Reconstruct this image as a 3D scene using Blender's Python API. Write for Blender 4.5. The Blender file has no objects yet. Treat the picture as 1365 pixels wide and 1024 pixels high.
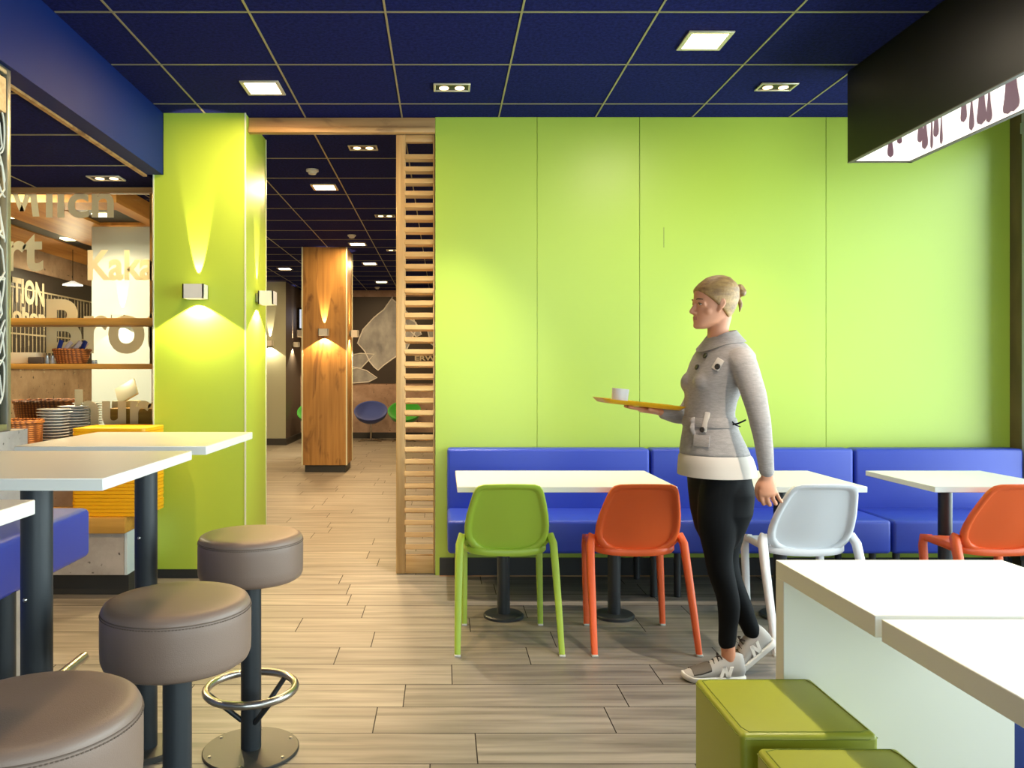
import bpy, bmesh, math, random
from mathutils import Vector, Matrix
from mathutils.bvhtree import BVHTree
random.seed(7)
PI = math.pi
scene = bpy.context.scene
C = scene.collection
F_PX, CX, CY, HC = 1060.0, 590.0, 497.0, 1.30
CEIL = 2.94

def P(x, y, Y):
    return Vector(((x - CX) * Y / F_PX, Y, HC - (y - CY) * Y / F_PX))

# ---------------------------------------------------------------- materials
def lin(h):
    h = h.lstrip('#')
    out = []
    for i in (0, 2, 4):
        c = int(h[i:i+2], 16) / 255
        out.append(c / 12.92 if c <= 0.04045 else ((c + 0.055) / 1.055) ** 2.4)
    return (*out, 1)

class NT:
    def __init__(self, name):
        self.m = bpy.data.materials.new(name); self.m.use_nodes = True
        self.t = self.m.node_tree; self.b = self.t.nodes['Principled BSDF']
    def n(self, typ, **kw):
        nd = self.t.nodes.new(typ)
        for k, v in kw.items():
            if k.startswith('i_'):
                key = k[2:]
                key = int(key) if key.isdigit() else key.replace('_', ' ')
                nd.inputs[key].default_value = v
            else: setattr(nd, k, v)
        return nd
    def l(self, a, b): self.t.links.new(a, b)

def mat(name, color, rough=0.5, metal=0.0, var=0.0, var_scale=(8, 8, 8), bump=0.0, bump_scale=200.0, bump_dist=0.001,
        spec=0.5, color2=None, sheen=0.0, coat=0.0, detail=4.0):
    k = NT(name); b = k.b
    c = lin(color) if isinstance(color, str) else color
    b.inputs['Base Color'].default_value = c
    b.inputs['Roughness'].default_value = rough
    b.inputs['Metallic'].default_value = metal
    b.inputs['Specular IOR Level'].default_value = spec
    if sheen: b.inputs['Sheen Weight'].default_value = sheen
    if coat: b.inputs['Coat Weight'].default_value = coat
    tc = k.n('ShaderNodeTexCoord')
    if var or color2:
        mp = k.n('ShaderNodeMapping'); mp.inputs['Scale'].default_value = var_scale
        k.l(tc.outputs['Object'], mp.inputs['Vector'])
        nz = k.n('ShaderNodeTexNoise', i_Detail=detail); nz.inputs['Scale'].default_value = 1.0
        k.l(mp.outputs['Vector'], nz.inputs['Vector'])
        rp = k.n('ShaderNodeValToRGB')
        c2 = lin(color2) if color2 else tuple(max(0, v * (1 - var)) for v in c[:3]) + (1,)
        c1 = c if color2 else tuple(min(1, v * (1 + var)) for v in c[:3]) + (1,)
        rp.color_ramp.elements[0].position = 0.32; rp.color_ramp.elements[1].position = 0.68
        rp.color_ramp.elements[0].color = c2; rp.color_ramp.elements[1].color = c1
        k.l(nz.outputs['Fac'], rp.inputs['Fac']); k.l(rp.outputs['Color'], b.inputs['Base Color'])
    if bump:
        nz = k.n('ShaderNodeTexNoise', i_Scale=bump_scale, i_Detail=3.0)
        k.l(tc.outputs['Object'], nz.inputs['Vector'])
        bp = k.n('ShaderNodeBump', i_Strength=bump, i_Distance=bump_dist)
        k.l(nz.outputs['Fac'], bp.inputs['Height']); k.l(bp.outputs['Normal'], b.inputs['Normal'])
    return k.m

def emit(name, color, strength, base='#cccccc'):
    k = NT(name); k.b.inputs['Base Color'].default_value = lin(base)
    k.b.inputs['Emission Color'].default_value = lin(color); k.b.inputs['Emission Strength'].default_value = strength
    return k.m

def glass_mat(name, tint, gloss=0.06):
    k = NT(name); k.t.nodes.remove(k.b)
    out = k.t.nodes['Material Output']
    tr = k.n('ShaderNodeBsdfTransparent'); tr.inputs['Color'].default_value = lin(tint)
    gl = k.n('ShaderNodeBsdfGlossy'); gl.inputs['Roughness'].default_value = 0.02
    fr = k.n('ShaderNodeFresnel'); fr.inputs['IOR'].default_value = 1.2
    mx = k.n('ShaderNodeMixShader')
    k.l(fr.outputs['Fac'], mx.inputs['Fac']); k.l(tr.outputs[0], mx.inputs[1]); k.l(gl.outputs[0], mx.inputs[2])
    k.l(mx.outputs[0], out.inputs['Surface'])
    return k.m

def wood_mat(name, c1, c2, scale, rough=0.45, dark=None, axis='Z'):
    """long-grained wood; scale stretches the noise across / along the grain"""
    k = NT(name); b = k.b
    tc = k.n('ShaderNodeTexCoord'); mp = k.n('ShaderNodeMapping')
    s = {'X': (scale * .06, scale, scale), 'Y': (scale, scale * .06, scale), 'Z': (scale, scale, scale * .06)}[axis]
    mp.inputs['Scale'].default_value = s
    k.l(tc.outputs['Object'], mp.inputs['Vector'])
    nz = k.n('ShaderNodeTexNoise', i_Scale=1.0, i_Detail=6.0, i_Distortion=0.6)
    k.l(mp.outputs['Vector'], nz.inputs['Vector'])
    rp = k.n('ShaderNodeValToRGB')
    rp.color_ramp.elements[0].position = 0.3; rp.color_ramp.elements[0].color = lin(c2)
    rp.color_ramp.elements[1].position = 0.65; rp.color_ramp.elements[1].color = lin(c1)
    k.l(nz.outputs['Fac'], rp.inputs['Fac'])
    col = rp.outputs['Color']
    if dark:
        n2 = k.n('ShaderNodeTexNoise', i_Scale=5.0, i_Detail=5.0, i_Distortion=1.0)
        mp2 = k.n('ShaderNodeMapping'); mp2.inputs['Scale'].default_value = {'X': (.35, 1, 1), 'Y': (1, .35, 1), 'Z': (1, 1, .35)}[axis]
        k.l(tc.outputs['Object'], mp2.inputs['Vector']); k.l(mp2.outputs['Vector'], n2.inputs['Vector'])
        r2 = k.n('ShaderNodeValToRGB'); r2.color_ramp.elements[0].position = 0.30; r2.color_ramp.elements[1].position = 0.42
        r2.color_ramp.elements[0].color = (1, 1, 1, 1); r2.color_ramp.elements[1].color = (0, 0, 0, 1)
        k.l(n2.outputs['Fac'], r2.inputs['Fac'])
        mx = k.n('ShaderNodeMixRGB'); mx.inputs['Color2'].default_value = lin(dark)
        k.l(r2.outputs['Color'], mx.inputs['Fac']); k.l(col, mx.inputs['Color1']); col = mx.outputs['Color']
    k.l(col, b.inputs['Base Color']); b.inputs['Roughness'].default_value = rough
    bp = k.n('ShaderNodeBump', i_Strength=0.15, i_Distance=0.002)
    k.l(nz.outputs['Fac'], bp.inputs['Height']); k.l(bp.outputs['Normal'], b.inputs['Normal'])
    return k.m

def concrete_mat(name, c1, c2, pits='#3a3430'):
    k = NT(name); b = k.b
    tc = k.n('ShaderNodeTexCoord')
    nz = k.n('ShaderNodeTexNoise', i_Scale=2.2, i_Detail=8.0, i_Roughness=0.65)
    k.l(tc.outputs['Object'], nz.inputs['Vector'])
    rp = k.n('ShaderNodeValToRGB')
    rp.color_ramp.elements[0].position = 0.35; rp.color_ramp.elements[0].color = lin(c2)
    rp.color_ramp.elements[1].position = 0.65; rp.color_ramp.elements[1].color = lin(c1)
    k.l(nz.outputs['Fac'], rp.inputs['Fac'])
    vo = k.n('ShaderNodeTexNoise', i_Scale=22.0, i_Detail=2.0); k.l(tc.outputs['Object'], vo.inputs['Vector'])
    r2 = k.n('ShaderNodeValToRGB'); r2.color_ramp.elements[0].position = 0.27; r2.color_ramp.elements[1].position = 0.33
    r2.color_ramp.elements[0].color = (1, 1, 1, 1); r2.color_ramp.elements[1].color = (0, 0, 0, 1)
    k.l(vo.outputs['Fac'], r2.inputs['Fac'])
    mx = k.n('ShaderNodeMixRGB'); mx.inputs['Color2'].default_value = lin(pits)
    k.l(r2.outputs['Color'], mx.inputs['Fac']); k.l(rp.outputs['Color'], mx.inputs['Color1'])
    k.l(mx.outputs['Color'], b.inputs['Base Color']); b.inputs['Roughness'].default_value = 0.8
    return k.m

def plank_mat(name):
    k = NT(name); b = k.b
    tc = k.n('ShaderNodeTexCoord'); at = k.n('ShaderNodeAttribute', attribute_name='tone')
    off = k.n('ShaderNodeVectorMath', operation='SCALE'); off.inputs['Scale'].default_value = 37.0
    k.l(at.outputs['Color'], off.inputs[0])
    ad = k.n('ShaderNodeVectorMath', operation='ADD'); k.l(tc.outputs['Object'], ad.inputs[0]); k.l(off.outputs[0], ad.inputs[1])
    mp = k.n('ShaderNodeMapping'); mp.inputs['Scale'].default_value = (1.6, 26, 1)
    k.l(ad.outputs[0], mp.inputs['Vector'])
    nz = k.n('ShaderNodeTexNoise', i_Scale=1.0, i_Detail=7.0, i_Distortion=0.5); k.l(mp.outputs['Vector'], nz.inputs['Vector'])
    rp = k.n('ShaderNodeValToRGB')
    rp.color_ramp.elements[0].position = 0.28; rp.color_ramp.elements[0].color = lin('#625d55')
    rp.color_ramp.elements[1].position = 0.68; rp.color_ramp.elements[1].color = lin('#918a80')
    k.l(nz.outputs['Fac'], rp.inputs['Fac'])
    hs = k.n('ShaderNodeHueSaturation')
    ma = k.n('ShaderNodeMath', operation='MULTIPLY_ADD'); ma.inputs[1].default_value = 0.28; ma.inputs[2].default_value = 0.86
    k.l(at.outputs['Fac'], ma.inputs[0]); k.l(ma.outputs[0], hs.inputs['Value']); k.l(rp.outputs['Color'], hs.inputs['Color'])
    k.l(hs.outputs['Color'], b.inputs['Base Color'])
    b.inputs['Roughness'].default_value = 0.42
    bp = k.n('ShaderNodeBump', i_Strength=0.12, i_Distance=0.002); k.l(nz.outputs['Fac'], bp.inputs['Height']); k.l(bp.outputs['Normal'], b.inputs['Normal'])
    return k.m

def wicker_mat(name, c1, c2):
    k = NT(name); b = k.b
    tc = k.n('ShaderNodeTexCoord')
    w1 = k.n('ShaderNodeTexWave', i_Scale=26.0, i_Distortion=1.5); w1.bands_direction = 'Z'
    w2 = k.n('ShaderNodeTexWave', i_Scale=14.0, i_Distortion=1.0); w2.bands_direction = 'X'
    k.l(tc.outputs['Object'], w1.inputs['Vector']); k.l(tc.outputs['Object'], w2.inputs['Vector'])
    m = k.n('ShaderNodeMath', operation='MULTIPLY'); k.l(w1.outputs['Fac'], m.inputs[0]); k.l(w2.outputs['Fac'], m.inputs[1])
    rp = k.n('ShaderNodeValToRGB'); rp.color_ramp.elements[0].color = lin(c2); rp.color_ramp.elements[1].color = lin(c1)
    rp.color_ramp.elements[1].position = 0.6
    k.l(m.outputs[0], rp.inputs['Fac']); k.l(rp.outputs['Color'], b.inputs['Base Color']); b.inputs['Roughness'].default_value = 0.6
    bp = k.n('ShaderNodeBump', i_Strength=0.6, i_Distance=0.006); k.l(m.outputs[0], bp.inputs['Height']); k.l(bp.outputs['Normal'], b.inputs['Normal'])
    return k.m

M = dict(
    lime=mat('lime_laminate', '#b0c93c', 0.42, spec=0.9),
    lime_edge=mat('lime_edge_trim', '#d8dcc0', 0.4),
    felt=mat('blue_felt_tile', '#161b54', 0.95, var=0.35, var_scale=(60, 60, 60), bump=0.5, bump_scale=260, bump_dist=0.004, spec=0.1),
    tbar=mat('ceiling_tbar', '#9c9272', 0.4, metal=0.3),
    bluepaint=mat('blue_paint', '#05205f', 0.6, spec=0.2),
    plank=plank_mat('wood_look_tile'),
    grout=mat('dark_grout', '#2c2825', 0.9),
    louvre=wood_mat('pale_timber', '#d3b078', '#b78f56', 30, 0.45, axis='X'),
    louvre_v=wood_mat('pale_timber_upright', '#cdaa72', '#b48d58', 30, 0.45, axis='Z'),
    track=wood_mat('knotty_timber', '#c49a63', '#96693a', 14, 0.5, dark='#6a4526', axis='X'),
    oak=wood_mat('oak_cladding', '#b98a48', '#936a34', 16, 0.5, dark='#6e4a26', axis='Z'),
    canopy_wood=wood_mat('canopy_oak', '#e0a456', '#bd7f3a', 9, 0.5, axis='Y'),
    shelf_wood=wood_mat('shelf_oak', '#c2913d', '#9d7028', 22, 0.5, axis='X'),
    concrete=concrete_mat('grey_concrete', '#b3aca6', '#8c857f'),
    concrete_warm=concrete_mat('beige_concrete', '#bda58d', '#927a66'),
    concrete_pink=concrete_mat('rosy_concrete', '#b49a8a', '#8b7263'),
    grey_panel=mat('grey_green_laminate', '#a3a893', 0.45),
    white_panel=mat('pale_grey_laminate', '#c2d0d8', 0.5),
    dark_wall=mat('dark_brown_paint', '#4a403a', 0.6),
    plaster=mat('white_plaster', '#d8d6d0', 0.85),
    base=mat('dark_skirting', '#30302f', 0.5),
    mural=mat('black_mural_print', '#2b2320', 0.55),
    pillow=mat('printed_grey_linen', '#b3b6ba', 0.8, color2='#74777d', var_scale=(3.5, 3.5, 2.2), detail=7),
    pillow_edge=mat('printed_white_piping', '#dcdcda', 0.8),
    print_white=mat('cream_print', '#b9ae96', 0.7),
    frost=mat('frosted_lettering', '#ece6c8', 0.7),
    glass=glass_mat('clear_glass', '#f6faf6'),
    bronze=mat('bronze_metal', '#9a7a45', 0.35, metal=0.8),
    alu=mat('brushed_aluminium', '#a9a796', 0.35, metal=0.8),
    steel=mat('polished_steel', '#bdbab4', 0.28, metal=1.0),
    white_top=mat('white_laminate', '#e6e3da', 0.35),
    white_edge=mat('white_table_edging', '#dedbd2', 0.4),
    black_steel=mat('dark_powder_coat', '#2b2f33', 0.42, spec=0.45),
    plate_steel=mat('dark_steel_plate', '#45433f', 0.45, metal=0.3),
    taupe=mat('taupe_leatherette', '#836d60', 0.42, bump=0.25, bump_scale=420, bump_dist=0.0015, spec=0.45),
    taupe_seam=mat('taupe_thread', '#67564b', 0.7),
    blue_leather=mat('blue_leatherette', '#2c42ac', 0.42, bump=0.15, bump_scale=380, bump_dist=0.001),
    blue_dark=mat('navy_leatherette', '#1a3170', 0.45),
    olive=mat('lime_leatherette', '#949a26', 0.42, bump=0.2, bump_scale=400, bump_dist=0.001),
    olive_seam=mat('lime_thread', '#6f7a1c', 0.7),
    ch_green=mat('lime_plastic', '#9fba3c', 0.42),
    ch_orange=mat('orange_plastic', '#e8622c', 0.4),
    ch_white=mat('white_plastic', '#dfdfe2', 0.42),
    glide=mat('clear_plastic_glide', '#cfcfc8', 0.3),
    sconce=mat('white_lacquer', '#d9d8d2', 0.4),
    blackbox=mat('dark_brown_lacquer', '#120e0c', 0.42, spec=0.25),
    lightbox=emit('backlit_white_panel', '#fff4ea', 0.85),
    plum=emit('backlit_plum_print', '#7d5560', 0.35, '#4a303a'),
    bulb=emit('lit_lamp_face', '#ffd9a0', 4.0),
    panel_light=emit('lit_light_panel', '#ffe3b0', 14.0),
    lamp_dark=mat('black_reflector', '#17130f', 0.4),
    lamp_frame=mat('white_lamp_frame', '#d6ccb4', 0.35, metal=0.4),
    yellow=mat('yellow_plastic', '#eeb010', 0.4),
    brown_wood=mat('brown_wood', '#8a4f22', 0.5),
    plate=mat('grey_glazed_china', '#b9bcba', 0.25),
    wicker=wicker_mat('wicker', '#b4652a', '#5a2810'),
    wicker_light=wicker_mat('light_wicker', '#c47b35', '#6e3a14'),
    napkin=mat('pinkish_paper_napkin', '#cdb5ac', 0.8),
    cutlery_blue=mat('blue_napkin', '#1d2f78', 0.7),
    cream=mat('cream_enamel', '#e0d6bb', 0.4),
    dark_plastic=mat('dark_grey_plastic', '#4d443b', 0.5),
    screen=emit('lit_screen', '#a9c4e6', 0.9),
    tv_black=mat('black_plastic', '#0d0d0f', 0.3),
    lounge_blue=mat('blue_wool', '#2d3f86', 0.85, sheen=0.3),
    lounge_green=mat('green_wool', '#2e9a2a', 0.85, sheen=0.3),
    chrome=mat('chrome', '#bdb7ad', 0.15, metal=1.0),
    skin=mat('skin', '#cf8f6e', 0.55),
    lip=mat('lips', '#b5705f', 0.5),
    hair=mat('blonde_hair', '#b58e58', 0.5, color2='#7c5a34', var_scale=(14, 60, 60), bump=0.4, bump_scale=120, bump_dist=0.004),
    eye=mat('eye_white', '#e8e4de', 0.2), iris=mat('grey_iris', '#33424a', 0.2), brow=mat('brown_brow', '#6b5138', 0.8),
    knit=mat('grey_wool_knit', '#968e8b', 0.9, var=0.12, var_scale=(40, 40, 160), bump=0.3, bump_scale=240, bump_dist=0.003, sheen=0.2),
    hem=mat('cream_cotton', '#c9beb4', 0.9),
    button=mat('dark_horn_button', '#2d2724', 0.35),
    legging=mat('black_jersey', '#08090c', 0.7, spec=0.15),
    shoe=mat('grey_mesh_suede', '#aba8a4', 0.8), shoe_dark=mat('dark_grey_suede', '#5f5952', 0.85),
    sole=mat('white_rubber', '#d6d4ce', 0.6), sole_dark=mat('black_rubber', '#2a2a2a', 0.7), emblem=mat('white_emblem', '#efeeea', 0.6),
    lace=mat('dark_lace', '#3d3935', 0.8),
    windowframe=mat('white_window_frame', '#c9ced3', 0.4),
    stain_wood=mat('reveal_board', '#6b5b38', 0.6, var=0.3, var_scale=(6, 6, 2)),
    cord=mat('cream_cord', '#d8d6c8', 0.7),
)

fm = M['frost']; nt = fm.node_tree; pb = nt.nodes['Principled BSDF']
trl = nt.nodes.new('ShaderNodeBsdfTranslucent'); trl.inputs['Color'].default_value = lin('#eee6c4')
mxs = nt.nodes.new('ShaderNodeMixShader'); mxs.inputs['Fac'].default_value = 0.5
nt.links.new(pb.outputs[0], mxs.inputs[1]); nt.links.new(trl.outputs[0], mxs.inputs[2]); nt.links.new(mxs.outputs[0], nt.nodes['Material Output'].inputs['Surface'])
# ---------------------------------------------------------------- mesh helpers
def new(): return bmesh.new()

def merge(dst, src):
    vm = {v: dst.verts.new(v.co) for v in src.verts}
    for f in src.faces:
        try:
            nf = dst.faces.new([vm[v] for v in f.verts]); nf.material_index = f.material_index
        except ValueError: pass
    src.free()

def box(bm, x0, x1, y0, y1, z0, z1, bev=0.0, seg=2, M4=None, mi=0):
    t = bmesh.new()
    bmesh.ops.create_cube(t, size=1.0)
    for v in t.verts:
        v.co = Vector(((x0 + x1) / 2 + v.co.x * (x1 - x0), (y0 + y1) / 2 + v.co.y * (y1 - y0), (z0 + z1) / 2 + v.co.z * (z1 - z0)))
    if bev:
        bmesh.ops.bevel(t, geom=list(t.edges), offset=bev, segments=seg, profile=0.5, affect='EDGES')
    if M4 is not None: t.transform(M4)
    for f in t.faces: f.material_index = mi
    merge(bm, t)

def loft(bm, rings, cap0=True, cap1=True, closed=False, mi=0):
    vs = [[bm.verts.new(p) for p in r] for r in rings]
    n = len(vs[0]); m = len(vs)
    for i in range(m if closed else m - 1):
        a, b = vs[i], vs[(i + 1) % m]
        for j in range(n):
            f = bm.faces.new((a[j], a[(j + 1) % n], b[(j + 1) % n], b[j])); f.material_index = mi
    if not closed:
        if cap0: bm.faces.new(list(reversed(vs[0]))).material_index = mi
        if cap1: bm.faces.new(vs[-1]).material_index = mi
    return vs

def lathe(bm, prof, c=(0, 0, 0), seg=40, mi=0, M4=None):
    c = Vector(c); rings = []
    for r, z in prof:
        ring = []
        for j in range(seg):
            a = 2 * PI * j / seg
            p = Vector((r * math.cos(a), r * math.sin(a), z))
            if M4 is not None: p = M4 @ p
            ring.append(c + p)
        rings.append(ring)
    loft(bm, rings, mi=mi)

def cyl(bm, c, r, z0, z1, seg=32, bev=0.0, mi=0):
    if bev: prof = [(r - bev, z0), (r, z0 + bev), (r, z1 - bev), (r - bev, z1)]
    else: prof = [(r, z0), (r, z1)]
    lathe(bm, prof, (c[0], c[1], 0), seg, mi)

def frames(pts, closed=False, up=None):
    out = []; n = len(pts); prev = None
    for i, p in enumerate(pts):
        if closed: t = pts[(i + 1) % n] - pts[i - 1]
        else: t = pts[min(i + 1, n - 1)] - pts[max(i - 1, 0)]
        t.normalize()
        if up is not None: a = up - t * up.dot(t)
        elif prev is None:
            q = Vector((0, 0, 1)) if abs(t.z) < 0.9 else Vector((1, 0, 0)); a = q - t * q.dot(t)
        else: a = prev - t * prev.dot(t)
        if a.length < 1e-6: a = t.orthogonal()
        a.normalize(); prev = a
        out.append((t, a, t.cross(a)))
    return out

def tube(bm, pts, r, seg=12, closed=False, mi=0):
    pts = [Vector(p) for p in pts]; fr = frames(pts, closed)
    rr = r if isinstance(r, (list, tuple)) else [r] * len(pts)
    loft(bm, [[p + (a * math.cos(2 * PI * j / seg) + b * math.sin(2 * PI * j / seg)) * q for j in range(seg)]
              for p, (t, a, b), q in zip(pts, fr, rr)], closed=closed, mi=mi)

def bar(bm, pts, w, h, up, mi=0, rnd=0.25):
    """rectangular section (slightly rounded) swept along pts; w along the side, h along up; both may be lists"""
    pts = [Vector(p) for p in pts]; fr = frames(pts, up=Vector(up)); n = len(pts)
    ws = w if isinstance(w, (list, tuple)) else [w] * n; hs = h if isinstance(h, (list, tuple)) else [h] * n
    rings = []
    for p, (t, a, b), ww, hh in zip(pts, fr, ws, hs):
        k = 1 - rnd; ring = []
        for sx, sy in ((1, k), (k, 1), (-k, 1), (-1, k), (-1, -k), (-k, -1), (k, -1), (1, -k)):
            ring.append(p + b * sx * ww / 2 + a * sy * hh / 2)
        rings.append(ring)
    loft(bm, rings, mi=mi)

def chain(bm, pts, rad, side=None, seg=20, caps=4, power=2.0):
    """tapering limb: rounded ends, elliptical sections. rad: r or (r_along_a, r_along_side)"""
    pts = [Vector(p) for p in pts]
    fr = frames(pts, up=Vector(side) if side is not None else None)
    rad = [(r, r) if not isinstance(r, (tuple, list)) else r for r in rad]
    rings = []
    def ring(p, f, ra, rb, s):
        t, a, b = f; out = []
        for j in range(seg):
            th = 2 * PI * j / seg; c, d = math.cos(th), math.sin(th)
            c = math.copysign(abs(c) ** (2 / power), c); d = math.copysign(abs(d) ** (2 / power), d)
            out.append(p + b * c * ra * s + a * d * rb * s)
        return out
    for i in range(caps, 0, -1):
        th = i / (caps + .5) * PI / 2; ra, rb = rad[0]
        rings.append(ring(pts[0] - fr[0][0] * min(ra, rb) * math.sin(th), fr[0], ra, rb, math.cos(th)))
    # spline through the given points
    N = 5
    for i in range(len(pts) - 1):
        p0 = pts[max(i - 1, 0)]; p1 = pts[i]; p2 = pts[i + 1]; p3 = pts[min(i + 2, len(pts) - 1)]
        for q in range(N):
            u = q / N
            p = 0.5 * ((2 * p1) + (p2 - p0) * u + (2 * p0 - 5 * p1 + 4 * p2 - p3) * u * u + (3 * p1 - p0 - 3 * p2 + p3) * u ** 3)
            s = u * u * (3 - 2 * u)
            ra = rad[i][0] * (1 - s) + rad[i + 1][0] * s; rb = rad[i][1] * (1 - s) + rad[i + 1][1] * s
            t = (fr[i][0].lerp(fr[i + 1][0], u)).normalized(); a = fr[i][1].lerp(fr[i + 1][1], u); a = (a - t * a.dot(t)).normalized()
            rings.append(ring(p, (t, a, t.cross(a)), ra, rb, 1))
    rings.append(ring(pts[-1], fr[-1], *rad[-1], 1))
    for i in range(1, caps + 1):
        th = i / (caps + .5) * PI / 2; ra, rb = rad[-1]
        rings.append(ring(pts[-1] + fr[-1][0] * min(ra, rb) * math.sin(th), fr[-1], ra, rb, math.cos(th)))
    loft(bm, rings)

def ellring(c, ax, ay, a, b, seg=40, power=2.0):
    out = []
    for j in range(seg):
        th = 2 * PI * j / seg; x, y = math.cos(th), math.sin(th)
        x = math.copysign(abs(x) ** (2 / power), x); y = math.copysign(abs(y) ** (2 / power), y)
        out.append(Vector(c) + ax * x * a + ay * y * b)
    return out

def sphere(bm, c, r, seg=16, sc=(1, 1, 1)):
    t = bmesh.new(); bmesh.ops.create_uvsphere(t, u_segments=seg, v_segments=seg // 2, radius=r)
    for v in t.verts: v.co = Vector((v.co.x * sc[0], v.co.y * sc[1], v.co.z * sc[2])) + Vector(c)
    merge(bm, t)

def plate_shape(bm, outline, levels, f):
    """outline: closed list of (u,v); levels: (scale, w) from back centre out over the rim to front centre; f maps (u,v,w)"""
    cu = sum(p[0] for p in outline) / len(outline); cv = sum(p[1] for p in outline) / len(outline)
    loft(bm, [[f(cu + (u - cu) * s, cv + (v - cv) * s, w) for u, v in outline] for s, w in levels])

def text_bm(s, x0, x1, base, top, flip=False, bold=0.0):
    """flat lettering fitted into x0..x1, baseline..cap top (u,v plane)"""
    cu = bpy.data.curves.new('lettering', 'FONT'); cu.body = s; cu.size = 1; cu.offset = bold; cu.resolution_u = 6
    ob = bpy.data.objects.new('lettering_source', cu); C.objects.link(ob)
    dg = bpy.context.evaluated_depsgraph_get(); me = bpy.data.meshes.new_from_object(ob.evaluated_get(dg))
    bm = bmesh.new(); bm.from_mesh(me)
    bpy.data.objects.remove(ob); bpy.data.meshes.remove(me)
    xs = [v.co.x for v in bm.verts]; a, b = min(xs), max(xs)
    cap = 0.70
    for v in bm.verts:
        v.co = Vector((x0 + (v.co.x - a) / (b - a) * (x1 - x0), base + v.co.y / cap * (top - base), 0))
    return bm

def root_of(o):
    while o.parent: o = o.parent
    return o

def smooth_mesh(me, ang=38):
    if len(me.polygons):
        me.polygons.foreach_set('use_smooth', [True] * len(me.polygons))
        me.set_sharp_from_angle(angle=math.radians(ang))

def link(name, bm, mats, parent=None, ang=38, recalc=True):
    if recalc: bmesh.ops.recalc_face_normals(bm, faces=list(bm.faces))
    me = bpy.data.meshes.new(name)
    if parent is not None: org = root_of(parent).location.copy()
    else:
        vs = [v.co for v in bm.verts]
        org = Vector(((min(v.x for v in vs) + max(v.x for v in vs)) / 2, (min(v.y for v in vs) + max(v.y for v in vs)) / 2, min(v.z for v in vs)))
    bmesh.ops.translate(bm, verts=list(bm.verts), vec=-org)
    bm.to_mesh(me); bm.free(); smooth_mesh(me, ang)
    for m in (mats if isinstance(mats, (list, tuple)) else [mats]): me.materials.append(m)
    o = bpy.data.objects.new(name, me); C.objects.link(o)
    if parent is not None: o.parent = parent
    else: o.location = org
    return o

def tag(o, label, cat, group=None, kind=None):
    o['label'] = label; o['category'] = cat
    if group: o['group'] = group
    if kind: o['kind'] = kind
    return o

def thing(name, label, cat, loc, group=None):
    o = bpy.data.objects.new(name, None); C.objects.link(o); o.location = loc; o.empty_display_size = 0.1
    return tag(o, label, cat, group)

def struct(name, bm, mats, parent=None, ang=38):
    o = link(name, bm, mats, parent, ang); o['kind'] = 'structure'
    return o

def sbox(name, m, *a, bev=0.0, parent=None):
    bm = new(); box(bm, *a, bev=bev); return struct(name, bm, m, parent)

def dup(root, loc, label=None, group=None, rz=None):
    def cp(o, par):
        c = o.copy(); C.objects.link(c)
        if par is not None: c.parent = par
        for ch in o.children: cp(ch, c)
        return c
    r = cp(root, None); r.location = loc
    if rz is not None: r.rotation_euler.z = rz
    if label: r['label'] = label
    if group: r['group'] = group
    return r

def remesh(bm, voxel, smooth_iter=4, fac=0.5):
    """unites overlapping closed shapes into one continuous skin"""
    me = bpy.data.meshes.new('skin_source'); bmesh.ops.recalc_face_normals(bm, faces=list(bm.faces)); bm.to_mesh(me); bm.free()
    ob = bpy.data.objects.new('skin_source', me); C.objects.link(ob)
    m = ob.modifiers.new('r', 'REMESH'); m.mode = 'VOXEL'; m.voxel_size = voxel; m.adaptivity = 0
    if smooth_iter:
        s = ob.modifiers.new('s', 'SMOOTH'); s.factor = fac; s.iterations = smooth_iter
    dg = bpy.context.evaluated_depsgraph_get(); out = bpy.data.meshes.new_from_object(ob.evaluated_get(dg))
    bpy.data.objects.remove(ob); bpy.data.meshes.remove(me)
    b = bmesh.new(); b.from_mesh(out); bpy.data.meshes.remove(out)
    return b

def lamp(kind, name, loc, energy, color, parent=None, **kw):
    d = bpy.data.lights.new(name, kind); d.energy = energy; d.color = color
    for k, v in kw.items():
        if k != 'rot': setattr(d, k, v)
    o = bpy.data.objects.new(name, d); C.objects.link(o)
    if 'rot' in kw: o.rotation_euler = kw['rot']
    if parent is not None:
        o.parent = parent; o.location = Vector(loc) - root_of(parent).location
    else: o.location = loc
    return o
WARM = (1.0, 0.67, 0.33); WARM2 = (1.0, 0.80, 0.52); DAY = (0.80, 0.91, 1.0); SOFT = (1.0, .86, .66)

# ================================================================= SETTING
XL, XR, YB, YF = -4.9, 3.64, -2.6, 15.8
# floor: individual wood-look tiles over a dark bed
bm = new(); lay = bm.loops.layers.color.new('tone')
def quad(x0, x1, y0, y1, z, mi, tone):
    f = bm.faces.new([bm.verts.new(p) for p in ((x0, y0, z), (x1, y0, z), (x1, y1, z), (x0, y1, z))]); f.material_index = mi
    g = random.random()
    for lp in f.loops: lp[lay] = (tone, g, tone, 1)
quad(XL - .2, XR + .2, YB - .2, YF + .2, -0.0015, 1, 0)
TW, TL, G = 0.2245, 0.88, 0.0022
known = [0.117, 0.627, 0.726, 0.04, 0.394, 0.54, 0.14, 0.45]
r0 = int((YB - 2.64) / TW) - 1
for r in range(r0, int((YF - 2.64) / TW) + 2):
    off = known[r] if 0 <= r < len(known) else random.random() * TL
    y0 = 2.6425 + r * TW; x = off - TL * 8
    while x < XR + .2:
        a = max(x + G, XL - .15); b = min(x + TL - G, XR + .15)
        if b - a > 0.01: quad(a, b, y0 + G, y0 + TW - G, 0.0, 0, random.random())
        x += TL
me_floor = struct('floor', bm, [M['plank'], M['grout']])

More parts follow.
